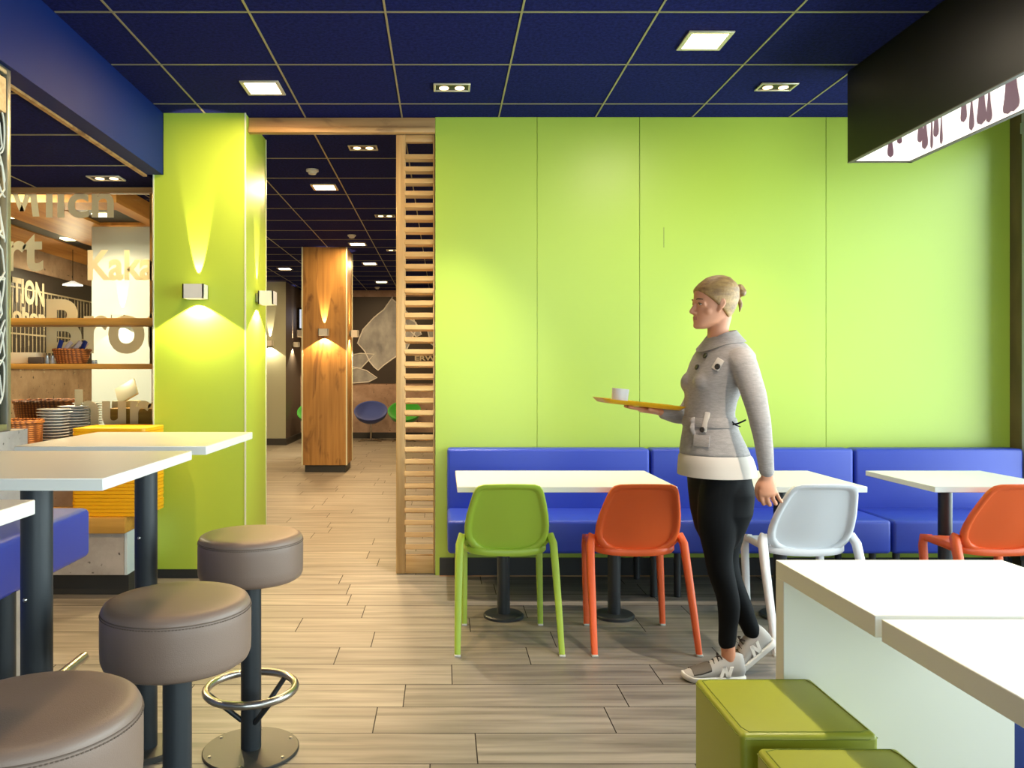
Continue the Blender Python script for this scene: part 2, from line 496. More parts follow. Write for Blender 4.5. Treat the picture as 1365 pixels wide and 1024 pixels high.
# ceilings
bm = new(); box(bm, -1.765, XR + .2, YB - .2, 5.10, CEIL, CEIL + .1); box(bm, XL - .2, XR + .2, 5.10, YF + .2, CEIL, CEIL + .1)
ceil = struct('ceiling', bm, M['felt'])
bm = new()
xs = [-4.60 + .62 * k for k in range(14)]
for x in xs:
    if x > -1.75: box(bm, x - .0048, x + .0048, YB, 5.10, CEIL - .003, CEIL + .002)
    if x < 1.5: box(bm, x - .0048, x + .0048, 5.12, YF, CEIL - .003, CEIL + .002)
y = 3.61 - .6165 * 10
while y < YF:
    if y < 5.1: box(bm, -1.76, XR, y - .0048, y + .0048, CEIL - .0035, CEIL + .002)
    else: box(bm, XL, 1.5, y - .0048, y + .0048, CEIL - .0035, CEIL + .002)
    y += .6165
struct('ceiling_grid', bm, M['tbar'], ceil)
LOW = 2.55
bm = new(); box(bm, XL - .2, -1.868, YB - .2, 5.40, LOW, LOW + .08)
low = struct('ceiling_low', bm, M['felt'])
bm = new()
for x in (-2.74, -3.36, -3.98, -4.6): box(bm, x - .0048, x + .0048, YB, 5.38, LOW - .003, LOW + .002)
for k in range(-12, 3): box(bm, XL, -1.875, 4.17 + .62 * k - .006, 4.17 + .62 * k + .006, LOW - .0035, LOW + .002)
struct('ceiling_low_grid', bm, M['tbar'], low)
bm = new(); box(bm, -1.87, -1.765, YB - .1, 5.0175, LOW, CEIL + .05)
bk = struct('beam', bm, M['bluepaint'])
bm = new(); box(bm, -1.89, -1.866, YB, 5.02, LOW - .012, LOW + .01)
struct('trim_1', bm, M['track'])
bm = new(); box(bm, XL, -1.83, 5.36, 5.42, LOW - .035, LOW)
struct('trim_2', bm, M['track'])
bm = new(); box(bm, XL, -1.83, 5.40, 5.46, LOW, CEIL)
struct('wall_over_glazing', bm, M['bluepaint'])

# green wall (panelled) on the right of the opening
bm = new()
edges = [-0.048, 0.606, 1.263, 2.459, 3.64]
for a, b in zip(edges[:-1], edges[1:]): box(bm, a + .001, b - .001, 5.10, 5.125, 0.0, CEIL, bev=0.0012, seg=1)
box(bm, -0.046, 3.84, 5.124, 5.22, 0, CEIL, mi=1); box(bm, 1.4178, 1.4202, 5.0994, 5.102, 2.103, 2.233, mi=1)
wg = struct('wall_back', bm, [M['lime'], M['base']])
bm = new(); box(bm, -0.02, 3.64, 5.082, 5.10, 0, 0.115)
struct('baseboard_back', bm, M['base'])
bm = new(); box(bm, -0.02, 3.64, 5.076, 5.084, 0, 0.004)
struct('trim_3', bm, M['track'])
# right wall with daylight glazing
bm = new(); box(bm, XR, XR + .2, 5.0, 5.125, 0, CEIL)
struct('wall_right', bm, M['stain_wood'])
bm = new(); box(bm, XR, XR + .2, YB - .1, 5.0, 0, .12); box(bm, XR, XR + .2, YB - .1, 5.0, 2.86, CEIL); box(bm, XR, XR + .2, YB - .2, -2.0, .12, 2.86)
struct('wall_window', bm, M['plaster'])
bm = new()
for y in (4.965, 3.2, 1.5, -.2, -1.94): box(bm, XR + .0, XR + .05, y - .035, y + .035, .12, 2.86, bev=.004)
box(bm, XR - .01, XR + .10, -1.94, 5.0, .12, .2, bev=.004); box(bm, XR - .01, XR + .10, -1.94, 5.0, 2.80, 2.87, bev=.004)
w1 = struct('window_1', bm, M['windowframe'])
bm = new(); box(bm, XR + .03, XR + .038, -1.94, 4.94, .2, 2.8); struct('window_pane', bm, M['glass'], w1)
# rear wall behind the photographer with shop-front glazing
bm = new(); box(bm, XL - .2, XR + .2, YB - .2, YB, 0, .3); box(bm, XL - .2, XR + .2, YB - .2, YB, 2.6, CEIL)
box(bm, XL - .2, -.6, YB - .2, YB, .3, 2.6); box(bm, 3.3, XR + .2, YB - .2, YB, .3, 2.6)
struct('wall_front', bm, M['plaster'])
bm = new()
for x in (-.55, .7, 2.0, 3.26): box(bm, x - .05, x + .05, YB - .12, YB - .02, .3, 2.6)
w2 = struct('window_2', bm, M['windowframe'])
bm = new(); box(bm, -.55, 3.26, YB - .08, YB - .072, .3, 2.6); struct('window_pane', bm, M['glass'], w2)
# left wall (concrete), rear walls of the hall
bm = new(); box(bm, XL - .2, XL, YB - .2, YF, 0, CEIL)
struct('wall_left', bm, M['concrete_warm'])
bm = new(); box(bm, XL - .2, 1.7, YF, YF + .2, 0, CEIL)
struct('wall_rear', bm, M['concrete_pink'])
bm = new(); box(bm, 1.5, 1.7, 5.22, YF, 0, CEIL)
struct('wall_hall_right', bm, M['plaster'])
bm = new(); box(bm, -2.82, 1.5, YF - .02, YF, 0, .115)
struct('baseboard_rear', bm, M['base'])
# grey block at the far left of the hall
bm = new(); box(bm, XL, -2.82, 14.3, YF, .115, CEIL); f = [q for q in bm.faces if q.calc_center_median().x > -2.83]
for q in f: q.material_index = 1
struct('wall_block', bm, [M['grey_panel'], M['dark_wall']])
bm = new(); box(bm, XL, -2.80, 14.28, YF, 0, .118)
struct('baseboard_block', bm, M['base'])
# lime pillar
bm = new(); box(bm, -1.823, -1.245, 5.02, 5.60, .06, LOW); box(bm, -1.762, -1.245, 5.02, 5.60, LOW - .001, CEIL)
gp = struct('pillar', bm, M['lime'])
bm = new()
box(bm, -1.25, -1.241, 5.015, 5.024, .06, CEIL); box(bm, -1.25, -1.241, 5.597, 5.606, .06, CEIL); box(bm, -1.828, -1.82, 5.015, 5.024, .06, LOW)
struct('pillar_corner_trim', bm, M['lime_edge'], gp)
bm = new(); box(bm, -1.81, -1.258, 5.032, 5.59, 0, .061); struct('baseboard_pillar', bm, M['base'])
# timber track over the opening
bm = new(); box(bm, -1.243, -.048, 5.10, 5.20, 2.865, CEIL - .004); box(bm, -1.243, -.048, 5.075, 5.125, 2.835, 2.868, bev=.004)
struct('lintel', bm, M['track'])
# oak pillar deep in the hall
bm = new(); box(bm, -1.83, -1.252, 10.37, 10.98, .095, CEIL)
op = struct('pillar_oak', bm, M['oak'])
bm = new()
for x in (-1.83, -1.252):
    for yy in (10.37, 10.98): box(bm, x - .009, x + .009, yy - .009, yy + .009, .095, CEIL)
struct('pillar_corner_trim', bm, M['lime_edge'], op)
bm = new(); box(bm, -1.80, -1.27, 10.40, 10.95, 0, .096); struct('baseboard_oak_pillar', bm, M['base'])
# pale grey pillar in the kitchen corner
bm = new(); box(bm, -3.53, -2.93, 8.0, 8.6, 0, 2.77)
struct('pillar_grey', bm, M['white_panel'])

# ---- louvred sliding screen
lv = thing('louvred_screen', 'tall timber louvred sliding screen at the edge of the lime wall', 'screen', (-.18, 5.16, 0))
xa, xb = -.30, -.05
bm = new(); box(bm, xa, xa + .06, 5.13, 5.175, .004, 2.836, bev=.003); link('stile', bm, M['louvre_v'], lv)
bm = new(); box(bm, xb - .012, xb, 5.13, 5.175, .004, 2.836, bev=.002); link('stile', bm, M['louvre_v'], lv)
bm = new(); box(bm, xa + .06, xb - .012, 5.132, 5.173, 2.79, 2.836, bev=.003); link('rail', bm, M['louvre'], lv)
bm = new(); box(bm, xa + .06, xb - .012, 5.132, 5.173, .004, .12, bev=.003); link('rail', bm, M['louvre'], lv)
bm = new(); z = .172
while z < 2.76:
    M4 = Matrix.Translation((0, 5.152, z)) @ Matrix.Rotation(math.radians(-12), 4, 'X')
    box(bm, xa + .055, xb - .008, -.026, .026, -.016, .016, bev=.002, seg=1, M4=M4); z += .0787
link('slats', bm, M['louvre'], lv)

# ---- partition: concrete half wall, glass pane above
bm = new(); box(bm, -1.90, -1.78, -1.2, 3.41, 0, 1.06)
struct('wall_half', bm, M['concrete'])
gt = thing('glass_partition', 'framed glass partition with white cord scrolls above the concrete half wall', 'partition', (-1.82, 1.5, 1.061))
bm = new()
box(bm, -1.815, -1.785, 3.258, 3.29, 1.061, LOW - .001, bev=.003); box(bm, -1.835, -1.785, -1.1, 3.26, 1.061, 1.09, bev=.003); box(bm, -1.835, -1.785, -1.1, 3.26, LOW - .03, LOW - .001, bev=.003)
box(bm, -1.84, -1.782, 2.9, 3.245, 2.36, 2.5, mi=1)
link('frame', bm, [M['alu'], M['louvre']], gt)
bm = new(); box(bm, -1.806, -1.801, -1.1, 3.26, 1.09, LOW - .03); link('pane', bm, M['glass'], gt)
bm = new()
for k in range(7):
    zz = 2.28 - k * .17; cy = 3.255 + (.01 if k % 2 else -.01)
    pts = []
    for j in range(22):
        a = j / 21 * 2 * PI
        pts.append((-1.794, cy - .04 + .05 * math.cos(a + k) , zz + .10 * math.sin(a) + .01 * math.sin(3 * a)))
    tube(bm, pts, .004, 8)
    tube(bm, [(-1.792, cy - .12, zz + .1), (-1.792, cy - .03, zz + .03), (-1.792, cy - .012, zz - .06), (-1.792, cy - .07, zz - .12)], .004, 8)
link('cord_scroll', bm, M['cord'], gt)

# ================================================================= KITCHEN CORNER
GY = 5.40
bm = new(); box(bm, XL, -1.70, 4.62, 5.9, 0, .13); box(bm, -1.70, -1.70 + .0001, 4.7, 4.8, 0, .01)
ct = thing('serving_counter', 'concrete serving counter with an oak ledge left of the lime pillar', 'counter', (-3.0, 5.0, 0))
bm.free()
bm = new(); box(bm, XL + .01, -1.84, 4.66, 5.85, 0, .132); link('plinth', bm, M['base'], ct)
bm = new(); box(bm, XL + .01, -1.84, 4.60, 5.88, .13, .375); box(bm, XL + .01, -1.84, 4.97, 5.88, .375, .82); link('concrete_body', bm, M['concrete'], ct)
bm = new(); box(bm, -1.842, -1.825, 4.60, 5.0, .13, .375); link('side_trim', bm, M['white_panel'], ct)
bm = new(); box(bm, XL + .01, -1.83, 4.58, 4.97, .373, .464, bev=.003); link('ledge', bm, M['shelf_wood'], ct)
bm = new(); box(bm, XL + .01, -1.83, 4.955, 5.88, .82, .85, bev=.003); link('worktop', bm, M['shelf_wood'], ct)

gs = thing('lettered_glass_screen', 'kitchen glass screen lettered Milch, Kakao and Brot over the counter', 'glass screen', (-3.0, GY, .85))
bm = new(); box(bm, XL + .02, -1.985, GY, GY + .008, .852, LOW - .036); box(bm, -1.975, -1.826, GY, GY + .008, .852, LOW - .036); link('pane', bm, M['glass'], gs)
bm = new(); box(bm, -1.988, -1.972, GY - .004, GY + .012, 1.36, LOW); link('joint_strip', bm, M['bronze'], gs)
def glass_word(s, px0, px1, pb, pt, clip=None, bold=0.02):
    k = GY / F_PX
    t = text_bm(s, (px0 - CX) * k, (px1 - CX) * k, HC - (pb - CY) * k, HC - (pt - CY) * k, bold=bold)
    if clip:
        zc = HC - (clip - CY) * k
        bmesh.ops.bisect_plane(t, geom=list(t.verts) + list(t.edges) + list(t.faces), plane_co=(0, zc, 0), plane_no=(0, 1, 0), clear_outer=True)
    xr = (204.5 - CX) * k
    bmesh.ops.bisect_plane(t, geom=list(t.verts) + list(t.edges) + list(t.faces), plane_co=(xr, 0, 0), plane_no=(1, 0, 0), clear_outer=True)
    for v in t.verts: v.co = Vector((v.co.x, GY - .004, v.co.y))
    link('lettering', t, M['frost'], gs, recalc=False)
glass_word('ilch', 61, 152, 289, 243, clip=258.5, bold=.02)
bm = new(); kk = GY / F_PX
mp = [(2, 289), (11, 289), (14, 262), (17, 258.5), (19, 258.5), (27, 282), (33, 282), (41, 258.5), (42, 258.5), (44, 289), (53, 289), (50, 258.5)]
for poly in ([(2, 289), (11, 289), (16, 258.5), (6, 258.5)], [(17, 258.5), (26, 282), (33, 282), (24, 258.5)], [(26, 282), (33, 282), (42, 258.5), (34, 258.5)], [(44, 289), (53, 289), (49, 258.5), (40, 258.5)]):
    bm.faces.new([bm.verts.new(((a - CX) * kk, GY - .004, HC - (b - CY) * kk)) for a, b in poly])
link('lettering', bm, M['frost'], gs, recalc=False)
glass_word('rt', 8, 58, 359, 305, bold=.03)
glass_word('Kakao', 117, 231, 372, 334, bold=.03)
glass_word('Brot', 62, 226, 468, 400, bold=0.03)
glass_word('hurt', 100, 226, 567, 520, bold=0.03)

def shelf(y0, y1, label):
    z1 = HC - (y0 - CY) * 5.15 / F_PX; z0 = HC - (y1 - CY) * 5.15 / F_PX
    bm = new(); box(bm, XL + .01, -1.83, 5.15, 5.392, z0, z1, bev=.003)
    o = link('wall_shelf', bm, M['shelf_wood']); tag(o, label, 'shelf'); return z1
zs1 = shelf(424, 433, 'upper long oak shelf across the lettered kitchen glass')
zs2 = shelf(485, 492, 'lower long oak shelf holding the small wicker basket')

# things on the lower shelf
def basket(name, label, c, r, h, m, rim=.012, group=None):
    t = thing(name, label, 'basket', c, group); bm = new(); x, y, z = c
    prof = [(r * .78, 0), (r * .86, h * .3), (r * .97, h * .75), (r, h), (r - .012, h), (r * .94 - .01, h * .7), (r * .8 - .01, .02)]
    lathe(bm, prof, c, 40); link('body', bm, m, t)
    bm = new()
    for s in (0, 1):
        pts = []
        for j in range(64):
            a = 2 * PI * j / 64
            pts.append((x + (r - .004 + .004 * math.cos(9 * a + s * PI)) * math.cos(a), y + (r - .004) * math.sin(a), z + h + .004 * math.sin(9 * a + s * PI)))
        tube(bm, pts, rim * .7, 8, closed=True)
    link('rim', bm, m, t); return t
bx = (96 - CX) * 5.27 / F_PX
basket('wicker_basket', 'small wicker basket of wrapped napkins on the lower oak shelf', (bx, 5.27, zs2 + .001), .115, .09, M['wicker_light'], rim=.010)
for k, (dx, dy, rz, ry, col) in enumerate([(-.075, -.02, 10, 75, 'b'), (-.035, -.01, 20, 50, 'n'), (.0, .02, 15, 40, 'n'), (.035, -.02, 12, 55, 'n'), (.07, .0, -20, 60, 'b'), (.05, .04, -15, 45, 'n')]):
    t_ = bx + dx
    M4 = Matrix.Translation((t_, 5.27 + dy, zs2 + .105)) @ Matrix.Rotation(math.radians(rz), 4, 'Z') @ Matrix.Rotation(math.radians(90 - ry), 4, 'Y')
    bm = new(); box(bm, -.014, .014, -.009, .009, -.055, .055, bev=.006, M4=M4)
    o = link('rolled_napkin', bm, M['napkin'] if col == 'n' else M['cutlery_blue'])
    tag(o, ('blue' if col == 'b' else 'pinkish') + ' rolled paper napkin standing in the small wicker basket', 'napkin', 'rolled napkins in the small basket')
bm = new(); a = P(17, 470, 5.25); b = P(53, 484, 5.25); box(bm, a.x, b.x, 5.2, 5.34, zs2 + .001, a.z, bev=.006)
tag(link('storage_box', bm, M['cream']), 'white flat box at the left of the lower oak shelf', 'box')
bm = new(); a = P(39, 476, 5.18); b = P(58, 484, 5.18); box(bm, a.x, b.x, 5.158, 5.197, zs2 + .001, a.z, bev=.006)
tag(link('card_holder', bm, M['dark_plastic']), 'small dark box in front of the white flat box', 'box')
for k, px in enumerate((63, 70)):
    x = (px - CX) * 5.22 / F_PX
    t = thing('salt_shaker', 'small glass shaker between the dark box and the wicker basket', 'shaker', (x, 5.22, zs2 + .001), 'glass shakers left of the small basket')
    bm = new(); lathe(bm, [(.012, 0), (.014, .01), (.011, .04)], (x, 5.22, zs2 + .001), 16); link('glass_body', bm, M['plate'], t)
    bm = new(); lathe(bm, [(.012, .04), (.012, .052), (.006, .058)], (x, 5.22, zs2 + .001), 16); link('cap', bm, M['steel'], t)
for k, px in enumerate((123, 127)):
    x = (px - CX) * 5.3 / F_PX
    t = thing('salt_shaker', 'tiny glass shaker just right of the small wicker basket', 'shaker', (x, 5.31, zs2 + .001), 'glass shakers right of the small basket')
    bm = new(); lathe(bm, [(.008, 0), (.009, .01), (.007, .016)], (x, 5.31, zs2 + .001), 12); link('glass_body', bm, M['plate'], t)
    bm = new(); lathe(bm, [(.008, .016), (.008, .022), (.004, .026)], (x, 5.31, zs2 + .001), 12); link('cap', bm, M['steel'], t)

# plates
def plate_stack(cx, cy, n, where, r, top_z, base=.851):
    dz = (top_z - base) / n; z = base; first = None
    for k in range(n):
        lab = f'grey stoneware plate in the {where}'
        if k == n - 1: lab = f'topmost grey stoneware plate of the {where}'
        if first is None:
            bm = new(); lathe(bm, [(.0001, .004), (r * .6, .0), (r * .62, .002), (r, dz * .55), (r, dz * .8), (r - .006, dz * .85), (r * .62, dz * .4), (.0001, dz * .38)], (cx, cy, z), 40)
            first = link('dinner_plate', bm, M['plate']); tag(first, lab, 'plate', f'plates in the {where}'); z0 = first.location.z
        else:
            c = first.copy(); C.objects.link(c); c.location.z = z0 + k * dz
            c.location.x += random.uniform(-.004, .004); c.location.y += random.uniform(-.003, .003); c['label'] = lab
        z += dz
def zat(y, Y): return HC - (y - CY) * Y / F_PX
plate_stack((71 - CX) * 5.08 / F_PX, 5.08, 12, 'plate stack nearest the wicker baskets', .0965, zat(545, 4.99))
plate_stack((98 - CX) * 5.28 / F_PX, 5.28, 13, 'middle plate stack by the yellow trays', .0965, zat(541, 5.22))
plate_stack((116 - CX) * 5.52 / F_PX, 5.52, 14, 'plate stack behind the lettered glass', .0965, zat(537, 5.45))
# large baskets
basket('bread_basket', 'large dark wicker bread basket behind the plate stacks', (-2.81, 5.63, .851), .205, zat(536, 5.5) - .851, M['wicker'], rim=.016)
bm = new()
basket('bread_basket', 'lower wicker bread basket with a pale rim left of the plates', (-2.585, 4.78, .466), .165, .54, M['wicker_light'], rim=.016)
# yellow trays
tx0, tx1 = (94 - CX) * 4.6 / F_PX, (193 - CX) * 4.6 / F_PX
n = 24; dz = (.977 - .466) / n; tray0 = None
for k in range(n):
    if tray0 is None:
        bm = new(); cxm = (tx0 + tx1) / 2; w = (tx1 - tx0) / 2
        def rr(hw, hd, z, r=.03):
            out = []
            for (sx, sy, a0) in ((1, 1, 0), (-1, 1, 90), (-1, -1, 180), (1, -1, 270)):
                for j in range(6):
                    a = math.radians(a0 + j * 18); out.append(Vector((cxm + sx * (hw - r) + r * math.cos(a), 4.77 + sy * (hd - r) + r * math.sin(a), .466 + z)))
            return out
        loft(bm, [rr(w - .004, .161, 0), rr(w, .165, dz * .12), rr(w, .165, dz * .97), rr(w - .006, .159, dz * .99), rr(w - .010, .155, dz * .8)])
        tray0 = link('serving_tray', bm, M['yellow']); o = tray0
    else:
        o = tray0.copy(); C.objects.link(o); o.location.z += k * dz; o.location.x += random.uniform(-.002, .002)
    tag(o, 'yellow plastic tray in the tall stack on the oak ledge' if k < n - 1 else 'topmost yellow tray of the stack on the oak ledge', 'tray', 'yellow trays stacked on the oak ledge')
# things behind the yellow trays
t = thing('wooden_tray', 'brown wooden tray on the counter behind the yellow trays', 'tray', (-2.0, 5.15, .851))
bm = new(); box(bm, -2.16, -1.86, 5.02, 5.30, .851, .87); link('tray_floor', bm, M['brown_wood'], t)
bm = new()
for a_ in ((-2.16, -1.86, 5.02, 5.035), (-2.16, -1.86, 5.285, 5.30), (-2.16, -2.145, 5.02, 5.30), (-1.875, -1.86, 5.02, 5.30)): box(bm, *a_, .86, .96, bev=.003)
link('tray_rim', bm, M['shelf_wood'], t)
t = thing('bread_box', 'cream bread box with a tilted lid behind the kitchen glass', 'box', (-2.28, 5.73, .851))
bm = new(); box(bm, -2.36, -2.20, 5.66, 5.82, .851, 1.10, bev=.01); link('body', bm, M['cream'], t)
bm = new(); M4 = Matrix.Translation((-2.265, 5.70, 1.165)) @ Matrix.Rotation(math.radians(-30), 4, 'Y') @ Matrix.Rotation(math.radians(55), 4, 'X'); box(bm, -.08, .08, -.075, .075, -.008, .008, bev=.004, M4=M4); link('lid', bm, M['cream'], t)
bm = new(); box(bm, -2.30, -1.86, 5.46, 5.63, .851, 1.055, bev=.006)
tag(link('wooden_crate', bm, M['shelf_wood']), 'honey coloured wooden crate beside the cream bread box', 'crate')

# wooden canopy with recessed lights
CZ = 2.77
cn = thing('ceiling_canopy', 'dropped oak canopy with dark light slots over the kitchen corner', 'canopy', (-3.8, 9.0, CZ))
bm = new()
Xs = [(-4.86, -4.32), (-4.06, -3.45), (-2.98, -2.815)]
box(bm, -4.86, -4.30, 6.86, 11.6, CZ, CEIL - .004); box(bm, -4.08, -3.42, 6.86, 11.6, CZ, CEIL - .004); box(bm, -2.95, -2.815, 6.86, 11.6, CZ, CEIL - .004)
box(bm, -3.42, -2.95, 6.86, 7.18, CZ, CEIL - .004); box(bm, -3.42, -2.95, 7.93, 11.6, CZ, CEIL - .004); box(bm, -4.30, -4.08, 6.86, 7.0, CZ, CEIL - .004)
link('boards', bm, M['canopy_wood'], cn)
bm = new(); box(bm, -4.30, -4.08, 7.0, 11.6, CZ + .012, CEIL - .006); box(bm, -3.42, -2.95, 7.18, 7.93, CZ + .03, CEIL - .006); link('dark_slots', bm, M['lamp_dark'], cn)
for (px, py, zz) in ((136, 287, CZ + .026), (92, 319, CZ + .008), (20, 289, CZ + .008)):
    Y = (zz - HC) * F_PX / (CY - py); X = (px - CX) * Y / F_PX
    bm = new(); box(bm, X - .07, X + .07, Y - .07, Y + .07, zz - .004, zz + .02); link('recessed_lamp', bm, M['panel_light'], cn)
    lamp('SPOT', 'canopy_spot', (X, Y, zz - .02), 45, WARM, spot_size=math.radians(130), spot_blend=.6, shadow_soft_size=.05)
# kitchen wall mural with hanging utensils
mw = thing('mural_picture', 'black wall mural of hanging kitchen utensils behind the lettered glass', 'mural', (XL + .02, 10.0, 1.35))
bm = new(); box(bm, XL + .002, XL + .02, 7.2, 11.6, 1.36, 2.50); link('panel', bm, M['mural'], mw)
bm = new()
for k in range(48):
    yy = 7.3 + k * .09; topz = 2.28 - .10 * ((k * 7) % 5 == 0); L = .35 + .3 * random.random()
    if 8 < yy: 
        box(bm, XL + .02, XL + .026, yy - .004, yy + .004, topz - .78, topz)
    for row in (2.25, 1.72):
        w = random.choice((.012, .02)); zz = row - random.random() * .05
        box(bm, XL + .02, XL + .0265, yy - w / 2, yy + w / 2, zz - random.choice((.06, .12, .2)), zz)
        if k % 3 == 0:
            for q in range(5): box(bm, XL + .02, XL + .027, yy - .012, yy + .012, zz - .25 - q * .035, zz - .235 - q * .035)
for row in (2.27, 1.74): box(bm, XL + .02, XL + .026, 8.2, 11.6, row, row + .018)
link('utensil_print', bm, M['print_white'], mw)
bm = new()
def wall_word(s, y0, y1, z0, z1):
    t = text_bm(s, y0, y1, z0, z1, bold=.04)
    for v in t.verts: v.co = Vector((XL + .03, v.co.x, v.co.y))
    merge(bm, t)
wall_word('TION', 9.0, 9.72, 2.12, 2.38); wall_word('ohon', 9.0, 9.75, 1.88, 2.06)
link('lettering', bm, M['print_white'], mw, recalc=False)
# flat pendant
x, yy = (97 - CX) * 9.5 / F_PX, 9.5
t = thing('pendant_lamp', 'flat white disc pendant lamp in front of the utensil mural', 'lamp', (x, yy, 2.34))
bm = new(); lathe(bm, [(.02, .05), (.05, .035), (.11, .012), (.112, 0), (.10, .004), (.02, .03)], (x, yy, 2.345), 32); link('lamp_shade', bm, M['lightbox'], t)
bm = new(); tube(bm, [(x, yy, 2.39), (x, yy, CZ)], .004, 8); link('cord', bm, M['tv_black'], t)
lamp('POINT', 'pendant_glow', (x, yy, 2.28), 28, WARM2, t, shadow_soft_size=.06)

# ================================================================= CEILING FITTINGS
SPOT_K, PANEL_K = 0.45, 0.4
def square_light(x, y, label, z=CEIL, energy=0, s=.11, col=WARM2):
    t = thing('ceiling_light', label, 'ceiling light', (x, y, z - .012), 'square ceiling light panels')
    bm = new()
    for a in ((x - s, x + s, y - s, y - s + .022), (x - s, x + s, y + s - .022, y + s), (x - s, x - s + .022, y - s + .02, y + s - .02), (x + s - .022, x + s, y - s + .02, y + s - .02)):
        box(bm, *a, z - .012, z - .003, bev=.002, seg=1)
    link('frame', bm, M['lamp_frame'], t)
    bm = new(); box(bm, x - s + .02, x + s - .02, y - s + .02, y + s - .02, z - .010, z - .003); link('diffuser', bm, M['panel_light'], t)
    if energy: lamp('AREA', 'panel_glow', (x, y, z - .016), energy * PANEL_K, col, t, shape='SQUARE', size=.18)
    return t
def twin_spot(x, y, label, z=CEIL, energy=0, ang=84, blend=.7, col=WARM):
    t = thing('twin_downlight', label, 'downlight', (x, y, z - .012), 'recessed twin downlights')
    bm = new(); w, d = .105, .06
    for a in ((x - w, x + w, y - d, y - d + .012), (x - w, x + w, y + d - .012, y + d), (x - w, x - w + .012, y - d + .01, y + d - .01), (x + w - .012, x + w, y - d + .01, y + d - .01)):
        box(bm, *a, z - .012, z - .003, bev=.002, seg=1)
    link('frame', bm, M['lamp_frame'], t)
    bm = new(); box(bm, x - w + .01, x + w - .01, y - d + .01, y + d - .01, z - .006, z - .003); link('reflector', bm, M['lamp_dark'], t)
    for s in (-1, 1):
        bm = new(); cyl(bm, (x + s * .045, y + .012), .027, z - .009, z - .005, 24); link('lamp_face', bm, M['bulb'], t)
    if energy: lamp('SPOT', 'downlight_beam', (x, y, z - .03), energy * SPOT_K, col, t, spot_size=math.radians(ang), spot_blend=blend, shadow_soft_size=.03)
    return t
square_light(-1.03, 4.56, 'square ceiling light panel in front of the lime pillar', energy=60, col=WARM)
square_light(1.29, 3.91, 'square ceiling light panel near the hanging black light box', energy=30, col=SOFT)
square_light(-1.03, 2.1, 'square ceiling light panel over the bar stools', energy=18, col=WARM)
square_light(1.29, 1.45, 'square ceiling light panel over the white table group', energy=6, col=SOFT)
twin_spot(.053, 4.55, 'twin downlight above the green chair table', energy=480, ang=72, blend=1.0, col=(1, .91, .77))
twin_spot(1.906, 4.54, 'twin downlight beside the hanging black light box', energy=200, ang=70, blend=1.0, col=SOFT)
twin_spot(-.50, 3.35, 'twin downlight over the open floor by the stools', energy=230, ang=76, blend=1)
twin_spot(1.42, 2.45, 'twin downlight above the white table group', energy=500, ang=70, blend=.5, col=SOFT)
twin_spot(-1.10, 1.2, 'twin downlight above the nearest bar stool', energy=30)
twin_spot(-2.15, 5.08, 'twin downlight in the low ceiling by the lettered glass', z=LOW, energy=130, ang=110)
twin_spot(-2.35, 3.1, 'twin downlight in the low ceiling behind the half wall', z=LOW, energy=260, ang=125)
twin_spot(-3.4, 4.6, 'twin downlight in the low ceiling over the counter', z=LOW, energy=170, ang=115)
for i, (x, y, lab, e) in enumerate([(-1.04, 7.0, 'square ceiling light panel just beyond the doorway opening', 55), (-1.08, 10.1, 'square ceiling light panel right of the oak pillar top', 22),
        (-1.09, 11.9, 'square ceiling light panel third along the hall row', 45), (-1.10, 14.3, 'square ceiling light panel farthest along the hall row', 40), (-2.48, 12.5, 'square ceiling light panel left of the oak pillar', 50)]):
    square_light(x, y, lab, energy=e * 2.6, col=WARM)
twin_spot(-.577, 5.77, 'twin downlight nearest the louvred screen top', energy=260, ang=110)
twin_spot(-.60, 8.28, 'twin downlight second beyond the louvred screen', energy=200, ang=110)
twin_spot(-.645, 10.6, 'twin downlight deepest in the hall beside the louvred screen', energy=160, ang=110)
lamp('AREA', 'kitchen_fill_light', (-3.9, 6.2, 2.9), 170, WARM2, None, shape='SQUARE', size=.5)  # added area lamp without a fitting, brightens the kitchen corner
for x, y, lab in ((-1.05, 6.41, 'white smoke detector nearest the doorway opening'), (-1.08, 9.45, 'white smoke detector in front of the second hall light'), (-1.25, 15.2, 'white smoke detector near the far hall wall')):
    t = thing('smoke_detector', lab, 'smoke detector', (x, y, CEIL - .04))
    bm = new(); lathe(bm, [(.05, -.003), (.05, -.016), (.035, -.024)], (x, y, CEIL), 24); link('base', bm, M['sconce'], t)
    bm = new(); lathe(bm, [(.035, -.023), (.03, -.038), (.012, -.042)], (x, y, CEIL), 24); link('sensor_head', bm, M['sconce'], t)

